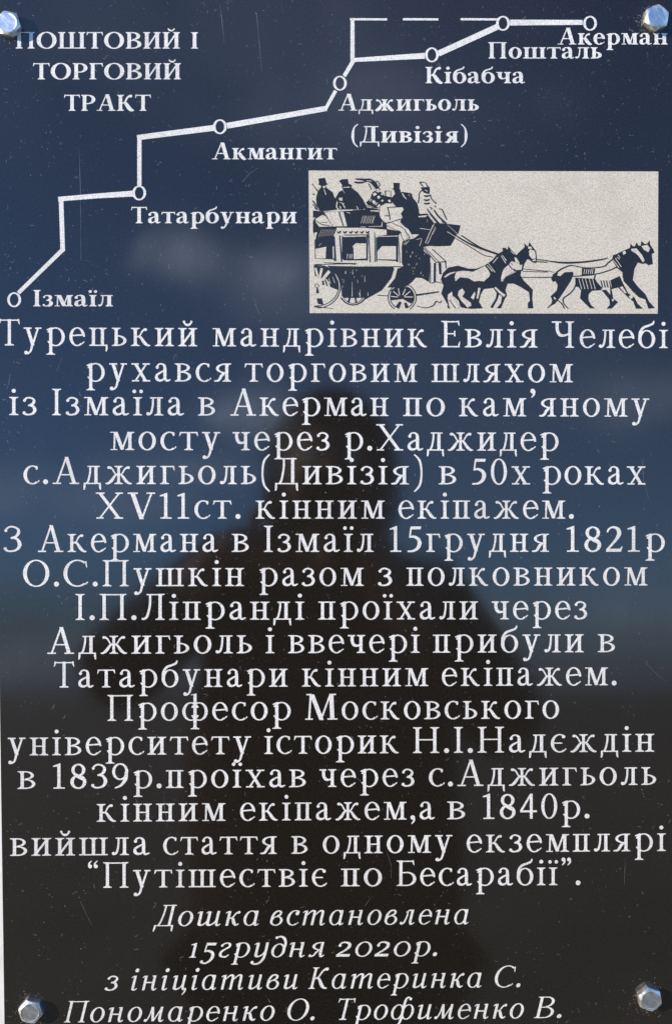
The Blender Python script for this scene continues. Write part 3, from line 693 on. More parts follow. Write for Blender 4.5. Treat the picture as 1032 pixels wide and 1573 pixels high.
# third man, his back and the coachman's box
dk(b_((455, 215), (552, 218), (550, 310), (570, 335), (560, 365), (600, 360), (680, 370), (740, 400), (760, 450), (830, 540), (855, 640), (860, 700), (1032, 720), (1032, 1032), (720, 1032), (640, 920), (560, 840), (570, 800), (600, 760), (570, 710), (620, 640), (600, 600), (500, 600), (430, 520), (420, 460), (480, 390), (460, 330), (430, 310), (455, 300)))
ll(b_((595, 380, 14), (620, 430, 18), (660, 475, 10))); dl(b_((700, 380, 10), (735, 395, 10), (735, 440, 12))); ll(b_((690, 400, 5), (715, 430, 5)))
lt(b_((850, 745), (990, 730), (960, 760), (850, 762))); ll(b_((870, 705, 8), (980, 700, 8))); ll(b_((870, 940, 5), (1032, 960, 7)))
# newspaper and legs
lt(b_((255, 600), (340, 540), (480, 600), (360, 610), (370, 610), (600, 605), (615, 640), (570, 705), (600, 770), (450, 830), (350, 840), (310, 845), (240, 760), (235, 680)))
dl(b_((350, 605, 10), (480, 600, 14), (600, 600, 6)), False); dl(b_((365, 610, 14), (385, 700, 16), (400, 805, 14))); dl(b_((310, 740, 12), (390, 740, 12)), False)
dl(b_((240, 600, 6), (232, 740, 8), (320, 850, 12), (420, 835, 8), (560, 790, 10)))
lt(b_((340, 880), (440, 850), (560, 930), (640, 1000), (640, 1032), (580, 1032), (560, 985), (440, 960), (360, 920))); lt(b_((450, 835), (500, 820), (590, 890), (690, 950), (730, 1032), (670, 1032), (640, 965), (540, 890)))
lt(e_((380, 110), (420, 95), (455, 170), (420, 210), (385, 150))); lt(e_((430, 90), (460, 85), (510, 165), (495, 178), (455, 140)))
dl(e_((215, 35, 6), (300, 80, 6), (375, 110, 6), (388, 160, 6), (415, 210, 7))); dl(e_((290, 20, 6), (400, 70, 6), (440, 120, 7), (470, 175, 6), (420, 215, 7)))
# coachman with reins
dl(c_((40, 210, 14), (120, 210, 10), (160, 260, 12), (185, 300, 20), (185, 390, 18))); dl(c_((45, 215, 14), (95, 275, 14))); dk(c_((55, 290), (180, 280), (190, 350), (170, 390), (110, 375), (80, 330)))
dl(c_((85, 330, 16), (35, 380, 10), (30, 460, 12), (15, 540, 14))); ll(c_((130, 330, 12), (165, 350, 14)))
for y in (420, 485, 540): dl(c_((110, y, 22), (150, y + 8, 24), (200, y - 5, 18)))
dl(c_((210, 400, 10), (230, 470, 12), (300, 545, 16))); dl(c_((280, 580, 18), (290, 600, 20))); dl(c_((200, 600, 14), (235, 620, 12), (210, 640, 8)))
dl(c_((155, 625, 12), (230, 730, 24), (340, 860, 30))); dl(c_((260, 640, 8), (330, 740, 22), (460, 860, 26))); dl(c_((270, 640, 6), (420, 860, 8)))
dl(c_((345, 632, 12), (395, 640, 14), (430, 720, 14), (470, 800, 14)))
dk(c_((0, 700), (160, 700), (275, 850), (480, 865), (690, 890), (650, 1032), (0, 1032), (-30, 800), (0, 780)))
ll(c_((280, 855, 6), (190, 1032, 12))); ll(c_((300, 940, 4), (250, 1032, 5))); ll(c_((480, 880, 4), (650, 1032, 6)))
lt(c_((175, 730), (200, 720), (300, 850), (270, 850))); ll(c_((165, 790, 4), (160, 840, 4)))
# coach body
dk(d_((110, 90), (480, 95), (480, 130), (435, 220), (455, 630), (435, 615), (430, 605), (310, 600), (140, 595), (135, 280), (120, 200), (110, 150)))
lt(d_((130, 185), (175, 175), (150, 290), (130, 290))); lt(d_((145, 440), (320, 405), (310, 590), (155, 590)))
for i in range(7): ll(d_((200 + i * 34, 250 - i * 4, 4), (250 + i * 34, 130, 4)))
ll(d_((430, 400, 18), (435, 590, 18))); ll(d_((205, 390, 5), (240, 350, 6)))
dl(d_((440, 240, 16), (465, 630, 18))); dl(d_((530, 225, 14), (560, 640, 16))); dl(d_((130, 685, 10), (800, 670, 10)), False); dl(d_((280, 655, 6), (780, 675, 22)))
dl(d_((575, 235, 14), (578, 600, 20)), False)
for i, x in enumerate((515, 612, 705, 790, 880, 968)): dl(d_((x - 25, 160, 10), (x, 185, 22), (x + 28, 150, 10)))
dl(d_((600, 218, 12), (950, 215, 12)), False)
dk(d_((585, 250), (950, 240), (950, 350), (860, 350), (790, 345), (735, 395), (750, 430), (750, 600), (950, 590), (950, 620), (590, 620)))
dl(d_((965, 205, 20), (962, 620, 18)), False); dl(d_((990, 200, 8), (1010, 650, 10)), False)
for x in (650, 690, 720): ll(d_((x, 590, 8), (x + 8, 520, 12)))
# body below the windows and the rear wheel
dk(d_((330, 705), (1032, 720), (1032, 1185), (950, 1210), (820, 1215), (600, 1215), (560, 1180), (540, 960), (470, 820), (400, 760)))
dk(e_((0, 480), (300, 485), (310, 500), (280, 600), (180, 730), (0, 830)))
for i, (x, y0, y1) in enumerate(((740, 760, 840), (730, 960, 1190), (855, 1080, 1200), (930, 860, 960), (560, 1040, 1180), (980, 1120, 1180))): ll(d_((x, y0, 3), (x, y1, 10)))
g = G(); g.ring(185, 1035, 365, 345, 14, 14, -98, 92, 40); dark += [d_(*p) for p in g.p]
g = G(); g.ring(175, 1035, 345, 310, 12, 12, -90, 92, 40); dark += [d_(*p) for p in g.p]
dk(d_((120, 700), (330, 720), (440, 800), (510, 950), (520, 1090), (480, 1080), (380, 1040), (370, 960), (300, 900), (180, 890), (140, 860)))
for q in (((150, 740), (190, 890), 34), ((250, 745), (215, 900), 40), ((370, 790), (265, 920), 50)): ll(d_((*q[0], q[2]), (*q[1], q[2] * .9)))
for q in ((330, 900), (360, 880), (300, 930)): ll(d_((q[0], q[1] + 20, 6), (q[0] + 30, q[1] + 110, 8)))
ll(d_((420, 880, 6), (455, 980, 8))); dl(d_((265, 940, 20), (270, 1010, 26))); dl(d_((300, 930, 14), (330, 1020, 16)))
dark += [d_(*p) for p in (lambda q: (q.ring(172, 1022, 34, 34, 9, 9), q.p)[1])(G())]; dl(d_((175, 1060, 20), (180, 1140, 40)))
dk(d_((165, 1225), (250, 1220), (275, 1325), (190, 1310))); dl(d_((130, 1350, 30), (180, 1352, 14), (430, 1385, 4)), False)
g = G(); g.ring(745, 1110, 225, 225, 20, 20, 27, 153, 40); dark += [d_(*p) for p in g.p]
g = G(); g.ring(745, 1100, 190, 205, 10, 10, 33, 147, 40); dark += [d_(*p) for p in g.p]
dl(d_((690, 1210, 24), (665, 1290, 26))); dl(d_((775, 1210, 24), (790, 1290, 20)))
# front windows and boot
dk(e_((230, 80), (390, 110), (355, 150), (130, 160), (230, 145))); lt(e_((110, 95), (230, 90), (232, 142), (110, 145)))
dk(e_((130, 165), (350, 160), (352, 430), (330, 430), (330, 262), (180, 262), (130, 320))); dl(e_((120, 170, 8), (125, 425, 8)), False); dl(e_((140, 405, 8), (340, 412, 14)), False)
dl(e_((38, 110, 6), (55, 430, 7)), False); dl(e_((103, 110, 6), (108, 430, 7)), False); dl(e_((0, 480, 6), (410, 480, 8)), False); dl(e_((350, 150, 6), (370, 440, 6)), False)
dk(e_((400, 210), (520, 180), (700, 40), (1005, 45), (945, 190), (905, 260), (760, 265), (690, 260), (620, 270), (620, 310), (690, 370), (690, 440), (680, 640), (700, 660), (640, 620), (600, 600), (540, 595), (500, 640), (450, 680), (400, 690), (290, 700), (240, 700), (320, 600), (345, 500), (410, 480), (390, 440), (390, 260)))
ll(e_((720, 40, 5), (640, 230, 8))); ll(e_((745, 60, 4), (665, 235, 6))); ll(e_((590, 75, 3), (690, 90, 4))); ll(e_((870, 110, 5), (1030, 210, 5))); ll(e_((545, 195, 4), (600, 185, 4), (580, 260, 5)))
for q in ((505, 330), (485, 370), (595, 545), (550, 450)): ll(e_((q[0], q[1] - 12, 3), (q[0] - 4, q[1] + 12, 6)))
ll(e_((410, 245, 5), (440, 215, 5))); ll(e_((430, 250, 5), (465, 205, 5)))
dl(e_((620, 285, 8), (750, 435, 8), (860, 425, 10)), False); dl(e_((625, 270, 5), (780, 430, 6)), False); dl(e_((712, 295, 8), (850, 420, 8), (855, 500, 8)), False)
dl(e_((738, 440, 20), (735, 640, 20)), False); dl(e_((790, 440, 26), (795, 560, 20)), False); dl(e_((690, 440, 6), (690, 650, 6)), False); dl(e_((700, 655, 6), (760, 640, 6), (830, 660, 8)))
# front wheel
for r, w_ in ((153, 9), (130, 9)):
    g = G(); g.ring(395, 805, r, r * .98, w_, w_, -238, 58, 40); dark += [e_(*p) for p in g.p]
dk(e_((280, 790), (275, 730), (330, 690), (400, 685), (480, 710), (520, 770), (515, 830), (490, 870), (450, 850), (400, 820), (330, 830), (270, 835)))
for q in (((300, 740), (360, 790)), ((355, 710), (368, 780)), ((430, 715), (400, 780)), ((280, 795), (350, 800)), ((480, 740), (420, 790)), ((415, 800), (510, 800))): ll(e_((*q[0], 9), (*q[1], 9)))
dl(e_((340, 915, 40), (375, 850, 20))); dl(e_((445, 915, 36), (425, 860, 20))); dl(e_((380, 800, 30), (400, 800, 30)))
dl(e_((130, 782, 7), (250, 788, 7)), False); dl(e_((540, 780, 18), (780, 745, 12)), False); ll(e_((550, 772, 3), (770, 748, 3)), False)
dl(e_((550, 895, 7), (640, 915, 7), (720, 890, 8), (750, 845, 10), (790, 860, 8), (808, 838, 6)))
for i in range(12):                                     # nicks of the engraver's needle in the dark bodywork
    x, y = (random.uniform(560, 1000), random.uniform(740, 1150)); ll(d_((x, y, 3), (x + random.uniform(-6, 6), y + random.uniform(14, 50), 6)))
    x, y = (random.uniform(410, 660), random.uniform(210, 620)); ll(e_((x, y, 2), (x + random.uniform(-4, 4), y + random.uniform(8, 24), 3.5)))
coach_dark, coach_lite, coach_top = dark, lite, top
dark, lite, top = [], [], []
# wheel-horses
dk(f_((40, 420), (60, 360), (110, 310), (200, 292), (300, 320), (370, 320), (450, 290), (520, 240), (560, 190), (620, 155), (610, 130), (640, 125), (660, 145), (668, 110), (690, 140), (740, 190), (780, 275), (730, 262), (700, 250), (665, 280), (620, 330), (600, 400), (600, 440), (620, 440), (640, 400), (740, 350), (640, 300), (660, 275), (700, 270), (720, 310), (790, 330), (780, 380), (810, 430), (860, 480), (895, 515), (890, 600), (900, 690), (850, 690), (850, 640), (870, 620), (860, 540), (780, 490), (720, 460), (660, 460), (640, 520), (655, 570), (630, 610), (600, 690), (560, 690), (600, 640), (610, 580), (580, 560), (570, 600), (520, 690), (500, 680), (550, 600), (560, 550), (530, 500), (440, 510), (410, 560), (395, 630), (430, 690), (330, 695), (270, 690), (225, 680), (205, 620), (150, 570), (145, 530), (110, 560), (100, 590), (120, 690), (105, 660), (55, 570), (45, 550), (65, 480)))
lt(f_((185, 350), (250, 340), (340, 350), (450, 295), (480, 330), (500, 370), (490, 395), (440, 440), (400, 435), (350, 440), (300, 410), (220, 400), (175, 440), (165, 410)))
ll(f_((75, 400, 12), (120, 370, 16), (175, 352, 8))); dl(f_((165, 400, 5), (175, 450, 6)))
lt(f_((205, 530), (240, 505), (265, 540), (240, 580), (320, 640), (325, 665), (290, 685), (230, 620), (200, 570))); lt(f_((320, 590), (355, 535), (362, 560), (345, 610))); ll(f_((400, 500, 22), (380, 600, 16)))
lt(f_((105, 565), (145, 535), (150, 580), (210, 660), (205, 690), (180, 690), (130, 620)))
for q in (((470, 290), (520, 345)), ((480, 270), (545, 355)), ((600, 200), (645, 270)), ((525, 270), (570, 215)), ((612, 195), (650, 245))): ll(f_((*q[0], 5), (*q[1], 8)))
lt(f_((725, 215), (745, 220), (775, 270), (735, 265))); ll(f_((690, 155, 5), (725, 185, 8)))
lt(f_((640, 310), (690, 270), (725, 310), (720, 350), (650, 390), (605, 440), (600, 410), (615, 350)))
dl(f_((670, 280, 8), (700, 320, 9), (745, 345, 9)))
ll(f_((545, 495, 16), (590, 540, 18), (635, 575, 26))); dl(f_((120, 610, 7), (175, 690, 8))); dk(f_((100, 660), (130, 690), (105, 690)))
# the far wheel-horse: head and neck
dk(f_((740, 200), (760, 175), (820, 120), (815, 80), (840, 110), (855, 105), (865, 72), (885, 105), (925, 155), (935, 240), (925, 270), (895, 262), (860, 235), (840, 235), (815, 280), (800, 340), (770, 345), (780, 290)))
lt(f_((860, 165), (870, 140), (915, 155), (925, 225), (890, 230), (865, 200))); lt(f_((850, 115), (880, 115), (890, 135), (855, 135))); ll(f_((895, 245, 12), (925, 240, 14)))
lt(f_((700, 290), (740, 290), (800, 285), (790, 330), (740, 335)))
# reins and traces
for q in ([(160, 0, 10), (330, 100, 16), (560, 185, 14)], [(110, 0, 6), (300, 110, 7), (430, 190, 7), (520, 212, 7)], [(230, 10, 10), (400, 120, 14), (570, 182, 10)]): dl(f_(*q))
dl(f_((930, 235, 8), (1032, 245, 8))); dl(f_((930, 255, 8), (1032, 260, 8))); dl(f_((800, 322, 5), (1032, 345, 6)), False); dl(f_((800, 345, 5), (1032, 352, 5)), False); dl(f_((785, 402, 5), (1032, 402, 8)), False)
dl(g_((0, 245, 8), (150, 262, 16), (330, 255, 14), (480, 235, 12), (555, 218, 5))); dl(g_((0, 335, 5), (60, 350, 5)), False); dl(g_((0, 395, 6), (40, 395, 8)), False)
whl_dark, whl_lite, whl_top = dark, lite, top
dark, lite, top = [], [], []
# leaders
dk(g_((35, 410), (50, 370), (100, 335), (90, 380), (120, 385), (160, 350), (235, 345), (240, 370), (215, 430), (150, 530), (110, 590), (70, 640), (30, 660), (45, 610), (30, 570), (85, 520), (95, 470), (75, 430), (50, 440)))
ll(g_((60, 580, 12), (75, 600, 14)))
dl(g_((60, 375, 10), (110, 330, 10), (190, 292, 9), (240, 290, 8), (340, 308, 8), (430, 308, 8), (520, 295, 9), (560, 260, 9), (600, 230, 10)))
dl(g_((230, 388, 8), (340, 380, 8), (440, 368, 8), (560, 335, 8), (640, 300, 8)))
dk(g_((318, 312), (440, 318), (430, 370), (315, 380)));
for x in (335, 355, 375, 395, 412): ll(g_((x, 365, 6), (x + 8, 322, 6)))
dl(g_((440, 375, 8), (435, 420, 8), (500, 500, 10)))
dk(g_((255, 400), (435, 410), (470, 460), (500, 515), (410, 520), (380, 550), (375, 600), (400, 650), (440, 685), (390, 680), (330, 620), (300, 590), (310, 520), (290, 490), (260, 480)))
for x in (290, 320, 350, 385, 415): ll(g_((x, 410, 5), (x + 25, 505, 6)))
dl(g_((270, 400, 7), (250, 490, 7), (200, 550, 8), (145, 590, 9), (150, 640, 8), (190, 685, 7))); dl(g_((85, 600, 8), (130, 640, 8), (155, 685, 8))); dl(g_((40, 640, 8), (0, 680, 6)))
for x in (490, 515, 540): dl(g_((x, 425, 8), (x + 15, 490, 8)))
dk(g_((565, 430), (665, 385), (690, 440), (740, 540), (800, 580), (830, 640), (880, 685), (815, 685), (790, 620), (740, 580), (650, 490), (590, 505), (605, 590), (650, 625), (620, 655), (590, 685), (545, 685), (575, 650), (570, 600), (500, 515), (540, 510), (580, 560), (575, 470)))
ll(g_((575, 420, 8), (590, 490, 3))); lt(g_((748, 570), (775, 560), (790, 580), (765, 600))); lt(g_((590, 600), (605, 595), (615, 610), (600, 620)))
lt(g_((665, 490), (690, 480), (730, 540), (715, 545))); 
dk(g_((595, 230), (605, 190), (630, 185), (660, 170), (700, 150), (760, 125), (765, 85), (785, 110), (805, 110), (820, 75), (840, 105), (860, 105), (865, 60), (895, 90), (920, 85), (940, 55), (945, 95), (975, 140), (985, 170), (960, 180), (970, 275), (930, 285), (900, 265), (880, 275), (830, 260), (800, 320), (785, 420), (830, 480), (900, 550), (935, 620), (990, 680), (930, 685), (900, 600), (840, 580), (780, 520), (700, 430), (690, 350), (640, 310)))
lt(g_((770, 135), (820, 130), (870, 190), (895, 240), (880, 260), (850, 215), (820, 180), (775, 155))); lt(g_((865, 110), (920, 95), (945, 130), (930, 165), (890, 145))); lt(g_((690, 165), (715, 150), (725, 175), (700, 190)))
for q in (((605, 235), (660, 310)), ((625, 220), (680, 300)), ((640, 210), (665, 230)), ((650, 190), (670, 215))): ll(g_((*q[0], 6), (*q[1], 6)))
lt(g_((640, 320), (690, 350), (692, 400), (655, 350))); ll(g_((700, 445, 16), (740, 490, 20), (800, 560, 16), (850, 590, 4)))
led_dark, led_lite, led_top = dark, lite, top
flat('coach_drawing', coach_dark, ZD, 'ink', pic); flat('horse_drawing', whl_dark, ZD + 0.00003, 'ink', pic)['label'] = 'pair of horses next to the coach'
flat('horse_drawing', led_dark, ZD + 0.00002, 'ink', pic)['label'] = 'front pair of horses at the right end'
ZT = ZL + 0.00006
flat('line_drawing', coach_top, ZT, 'ink', pic); flat('line_drawing', whl_top, ZT + 0.00003, 'ink', pic); flat('line_drawing', led_top, ZT + 0.00002, 'ink', pic)
flat('highlight_drawing', coach_lite, ZL, 'panel', pic); flat('highlight_drawing', whl_lite, ZL + 0.00003, 'panel', pic); flat('highlight_drawing', led_lite, ZL + 0.00002, 'panel', pic)

# ---------------------------------------------------------------- the slab and the board behind it
uL = (P(0.2, 990)[0] + P(5.6, 1573)[0]) / 2; uR = P(1046, 1560)[0]
vT = P(500, -12)[1]; vB = P(500, 1596)[1]
link('slab', box_mesh('slab', uL, uR, vB, vT, -0.004, 0.0, 0.0004), 'stone', plaque)
# fine scratches and caught fibres all over the face
rv, rf = [], []
def ribbon(pts, w, z=0.00006):
    L = []
    for i, (x, y) in enumerate(pts):
        a = pts[max(i - 1, 0)]; b = pts[min(i + 1, len(pts) - 1)]; dx, dy = b[0] - a[0], b[1] - a[1]; l = math.hypot(dx, dy) or 1
        k = w * (0.35 + 0.65 * sin(pi * (i + .5) / len(pts))) / 2
        L.append(((x - dy / l * k, y + dx / l * k), (x + dy / l * k, y - dx / l * k)))
    b = len(rv)
    for p, q in L:
        rv.append((*P(*p), z)); rv.append((*P(*q), z))
    for i in range(len(L) - 1): rf.append((b + 2 * i, b + 2 * i + 2, b + 2 * i + 3, b + 2 * i + 1))
def curl(x, y, ln, bend, w):
    a = random.uniform(0, 2 * pi); n = max(3, int(ln / 1.6)); pts = [(x, y)]
    for i in range(n):
        a += random.gauss(bend, 0.28) / n * 2; x += cos(a) * ln / n; y += sin(a) * ln / n; pts.append((x, y))
    ribbon(pts, w)
for i in range(8500):
    x, y = random.uniform(4, 1030), random.uniform(0, 1573)
    cl = noise.noise(Vector((x / 90, y / 90, 3))) + .5 * noise.noise(Vector((x / 25, y / 25, 9)))
    if random.random() > (0.95 if y < 480 else 0.5) * (0.55 + 1.1 * cl): continue
    curl(x, y, random.choice((1.2, 1.5, 2, 2, 2.5, 3, 4, 7)) * random.uniform(.6, 1.2), random.choice((0, .6, -.8, 1.5, -2.2)), random.uniform(.3, .7))
for i in range(12):                                           # long faint ones
    x, y = random.uniform(30, 1000), random.uniform(0, 1500)
    a = random.gauss(1.5, .5); ln = random.uniform(20, 70); pts = [(x, y)]
    for k in range(8):
        a += random.gauss(0, .12); x += cos(a) * ln / 8; y += sin(a) * ln / 8; pts.append((x, y))
    ribbon(pts, random.uniform(.3, .6))
for pts in ([(96, 548), (92, 560), (88, 570)], [(16, 575), (14, 590), (11, 598)], [(338, 5), (341, 30), (345, 70)], [(394, 20), (398, 60), (402, 108)], [(432, 2), (434, 20)], [(372, 280), (384, 266), (396, 258)],
            [(122, 225), (124, 290), (125, 400)], [(343, 6), (350, 1), (358, 3)], [(993, 80), (996, 100), (999, 99), (1002, 92)], [(1000, 92), (1003, 97), (997, 98)], [(560, 1392), (566, 1384), (572, 1377)]):
    ribbon(pts, .5)
for bx, by in ((14, 40), (1004, 32), (48, 1548), (996, 1532)):      # grime caught round the bolts
    for i in range(70):
        a = random.uniform(0, 2 * pi); q = random.uniform(19, 27) if random.random() < .6 else random.uniform(19, 44)
        curl(bx + q * cos(a), by + q * sin(a) + 2, random.uniform(1, 3.5), random.choice((-2, 1, 2)), random.uniform(.5, 1.1))
for i in range(16): curl(968 + i * 2.4 + random.uniform(-2, 2), 50 + random.uniform(-4, 4), 4, 2, 1.2)
sp = []
for i in range(1000):
    x, y = random.uniform(4, 1030), random.uniform(0, 1573); r = random.choice((.3, .35, .4, .5, .75))
    b = len(rv)
    rv += [(*P(x + r, y), .00006), (*P(x, y - r), .00006), (*P(x - r, y), .00006), (*P(x, y + r), .00006)]; rf.append((b, b + 1, b + 2, b + 3))
sc = link('scratches', mesh('scratches', rv, rf), 'scratch', plaque); sc['kind'] = 'stuff'

bd = Matrix.Translation(ORG) @ Rp.to_4x4()
low = -(ORG.z) / CL                                        # where the board meets the ground
bo = link('white_board', box_mesh('white_board', uL - 0.16, uR + 0.16, low - 0.02, vT + 0.12, -0.036, -0.0042, 0.002), 'white')
bo.matrix_world = bd
tag(bo, 'white painted board behind the plaque, a thin strip at lower left', 'board')

# ---------------------------------------------------------------- bolts
def bolt(px, py, phase, tilt, label):
    R6, r0, h = 0.0083, 0.0060, 0.0046
    bm = bmesh.new(); n = 72
    def hexr(a):
        t = (a % (pi / 3)) - pi / 6; return R6 * cos(pi / 6) / cos(t)
    rows = []
    for lvl in range(7):
        row = []
        for i in range(n):
            a = 2 * pi * i / n; rh = hexr(a); zc = h - (rh - r0) * 0.62
            if lvl == 0: r, z = rh, -0.0004
            elif lvl == 1: r, z = rh, zc - 0.00025
            elif lvl == 2: r, z = rh - .0001, zc + 0.00006
            elif lvl == 3: r, z = r0 + .00035, h - .00022
            elif lvl == 4: r, z = r0 - .0001, h
            elif lvl == 5: r, z = r0 - .0006, h - .00012
            else: r, z = r0 - .0012, h - .00014
            row.append(bm.verts.new((r * cos(a), r * sin(a), z)))
        rows.append(row)
    for k in range(6):
        for i in range(n): bm.faces.new((rows[k][i], rows[k][(i + 1) % n], rows[k + 1][(i + 1) % n], rows[k + 1][i]))
    bm.faces.new(rows[6]); bm.faces.new(rows[0][::-1])
    me = bpy.data.meshes.new('hex_bolt'); bm.to_mesh(me); bm.free()
    o = link('hex_bolt', me, 'zinc')
    u, v = P(px, py)
    k = (D - h) / D
    u, v = u * k, v * k                                    # px, py is where the top of the head shows
    o.matrix_world = Matrix.Translation(from_plaque(u, v, 0.0002)) @ Rp.to_4x4() @ Matrix.Rotation(tilt[0], 4, 'X') @ Matrix.Rotation(tilt[1], 4, 'Y') @ Matrix.Rotation(radians(phase), 4, 'Z')
    tag(o, label, 'bolt', 'hex bolts at the corners of the plaque')
    return o
bolt(12, 34.5, 47, (.02, -.01), 'hex bolt in the top left corner of the plaque, half cut off')
bolt(1009, 25, 22, (0, .01), 'hex bolt in the top right corner of the plaque, just above a town name')
bolt(46.5, 1556, 47, (.01, .03), 'hex bolt in the bottom left corner of the plaque, close to the white strip')
bolt(999, 1537, 40, (-.01, 0), 'hex bolt in the bottom right corner of the plaque, on a bare black area')

# ---------------------------------------------------------------- ground
gv, gf = [], []
ns = 40
for j in range(ns + 1):
    for i in range(ns + 1):
        t = lambda k: (lambda s: math.copysign(abs(s) ** 3, s) * 1500)(2 * k / ns - 1)
        gv.append((t(i), t(j), 0))
for j in range(ns):
    for i in range(ns):
        b = j * (ns + 1) + i; gf.append((b, b + 1, b + ns + 2, b + ns + 1))
gr = link('ground', mesh('ground', gv, gf), 'ground'); gr['kind'] = 'structure'

# ---------------------------------------------------------------- the photographer, seen only as the reflection in the plaque
def skin_mesh(chains, sub=2):
    """chains: lists of ((x, y, z), radius) sharing points by value; -> mesh"""
    pts, rad, edges = [], [], []
    def idx(p, r):
        for i, q in enumerate(pts):
            if (Vector(q) - Vector(p)).length < 1e-5: return i
        pts.append(p); rad.append(r if isinstance(r, tuple) else (r, r)); return len(pts) - 1
    for ch in chains:
        last = None
        for p, r in ch:
            i = idx(p, r)
            if last is not None and last != i: edges.append((last, i))
            last = i
    me = bpy.data.meshes.new('tmp'); me.from_pydata(pts, edges, []); me.update()
    o = bpy.data.objects.new('tmp', me); C.objects.link(o)
    o.modifiers.new('s', 'SKIN'); sv = me.skin_vertices[0].data
    for i, r in enumerate(rad): sv[i].radius = r
    sv[0].use_root = True
    ss = o.modifiers.new('u', 'SUBSURF'); ss.levels = sub; ss.render_levels = sub
    dg = bpy.context.evaluated_depsgraph_get(); dg.update()
    res = bpy.data.meshes.new_from_object(o.evaluated_get(dg))
    bpy.data.objects.remove(o); bpy.data.meshes.remove(me)
    for p in res.polygons: p.use_smooth = True
    return res
def join(name, meshes, mat, parent):
    bm = bmesh.new()
    for m in meshes: bm.from_mesh(m)
    me = bpy.data.meshes.new(name); bm.to_mesh(me); bm.free()
    me.materials.clear()
    for p in me.polygons: p.use_smooth = True; p.material_index = 0
    return link(name, me, mat, parent)
ph = bpy.data.objects.new('person', None); C.objects.link(ph)
tag(ph, 'photographer in dark clothes whose shadowy figure is mirrored in the plaque, holding up a phone', 'person')
HP = Vector((0.008, -0.765, 1.612))
sh_r, sh_l = (0.175, -0.835, 1.43), (-0.175, -0.825, 1.465)
el_r, el_l = (0.27, -0.72, 1.22), (-0.325, -0.70, 1.29)
wr_r, wr_l = (0.085, -0.585, 1.41), (-0.125, -0.585, 1.475)
def hand(wrist, tip, thumb_dir, curl_dir, n=4):
    w = Vector(wrist); t = Vector(tip); d = (t - w).normalized(); c = Vector(curl_dir).normalized(); s = d.cross(c).normalized()
    palm = w + d * 0.05
    ms = [skin_mesh([[(tuple(w - d * .02), .026), (tuple(w + d * .01), (.024, .03)), (tuple(palm), (.018, .038)), (tuple(w + d * .085), (.014, .036))]])]
    for i, ln in enumerate((.062, .072, .068, .052)):
        b = w + d * .075 + s * (0.027 - .018 * i)
        ms.append(skin_mesh([[(tuple(b), .009), (tuple(b + d * ln * .45 + c * .006), .0085), (tuple(b + d * ln * .7 + c * ln * .35), .008), (tuple(b + d * ln * .75 + c * ln * .62), .007)]]))
    tb = w + d * .02 + s * .03; td = Vector(thumb_dir).normalized()
    ms.append(skin_mesh([[(tuple(tb), .012), (tuple(tb + td * .03 + d * .012), .010), (tuple(tb + td * .045 + d * .035), .0085)]]))
    return ms
body = [skin_mesh([[((0, -.85, .95), .13), ((0, -.845, 1.12), .12), ((0, -.84, 1.3), (.13, .11)), ((0, -.83, 1.42), .09), ((.003, -.815, 1.49), .052), ((.006, -.79, 1.54), .054)],
                   [((0, -.83, 1.42), .09), (sh_r, .055), (el_r, .042), (wr_r, .027)], [((0, -.83, 1.42), .09), (sh_l, .055), (el_l, .042), (wr_l, .027)],
                   [((0, -.85, .95), .13), ((.1, -.86, .88), .085), ((.11, -.85, .48), .06), ((.11, -.87, .1), .04)], [((0, -.85, .95), .13), ((-.1, -.86, .88), .085), ((-.11, -.85, .48), .06), ((-.11, -.87, .1), .04)]])]
# head: one shaped surface with brow, nose, mouth, chin
bm = bmesh.new(); bmesh.ops.create_uvsphere(bm, u_segments=48, v_segments=36, radius=1)
for v in bm.verts:
    x, y, z = v.co
    fx = x * (.078 if z > -.2 else .078 - .028 * (-.2 - z) / .8); fy = y * .098; fz = z * .122
    if y > 0:                                             # the face looks towards +y
        g2 = lambda cx, cz, rx, rz: math.exp(-((x - cx) / rx) ** 2 - ((z - cz) / rz) ** 2)
        fy += .024 * g2(0, -.12, .13, .17) + .010 * g2(0, .03, .10, .2) - .010 * g2(.36, .08, .2, .12) - .010 * g2(-.36, .08, .2, .12) + .007 * g2(0, .28, .6, .1)
        fy += .007 * g2(0, -.42, .28, .06) + .006 * g2(0, -.54, .25, .05) - .004 * g2(0, -.48, .3, .025) + .012 * g2(0, -.78, .3, .16)
    v.co = HP + Vector((fx, fy, fz))
hm = bpy.data.meshes.new('h'); bm.to_mesh(hm); bm.free(); body.append(hm)
for sx in (-1, 1):
    body.append(skin_mesh([[(tuple(HP + Vector((sx * .074, -.01, .028))), (.008, .014)), (tuple(HP + Vector((sx * .083, -.012, .008))), (.007, .016)), (tuple(HP + Vector((sx * .077, -.005, -.022))), .008)]]))
body += hand(wr_l, (-0.03, -0.562, 1.455), (0.4, 0, 1), (0.1, .6, -.2)); body += hand(wr_r, (0.045, -0.562, 1.50), (-1, 0, .3), (-.8, .3, 0))
join('body', body, 'skin', ph)
bm = bmesh.new(); bmesh.ops.create_uvsphere(bm, u_segments=40, v_segments=28, radius=1)
for v in bm.verts:
    x, y, z = v.co; k = 1 + .03 * sin(23 * x + 7 * z) * cos(17 * y)
    v.co = HP + Vector((x * .092 * k, y * .108 * k - .022, z * .125 * k + .022))
cut = [v for v in bm.verts if (v.co.y > HP.y + .045 and v.co.z < HP.z + .06) or v.co.z < HP.z - .10]
bmesh.ops.delete(bm, geom=cut, context='VERTS')
hr = bpy.data.meshes.new('hair'); bm.to_mesh(hr); bm.free()
for p in hr.polygons: p.use_smooth = True
ho = link('hair', hr, 'hair', ph); so = ho.modifiers.new('t', 'SOLIDIFY'); so.thickness = -.006
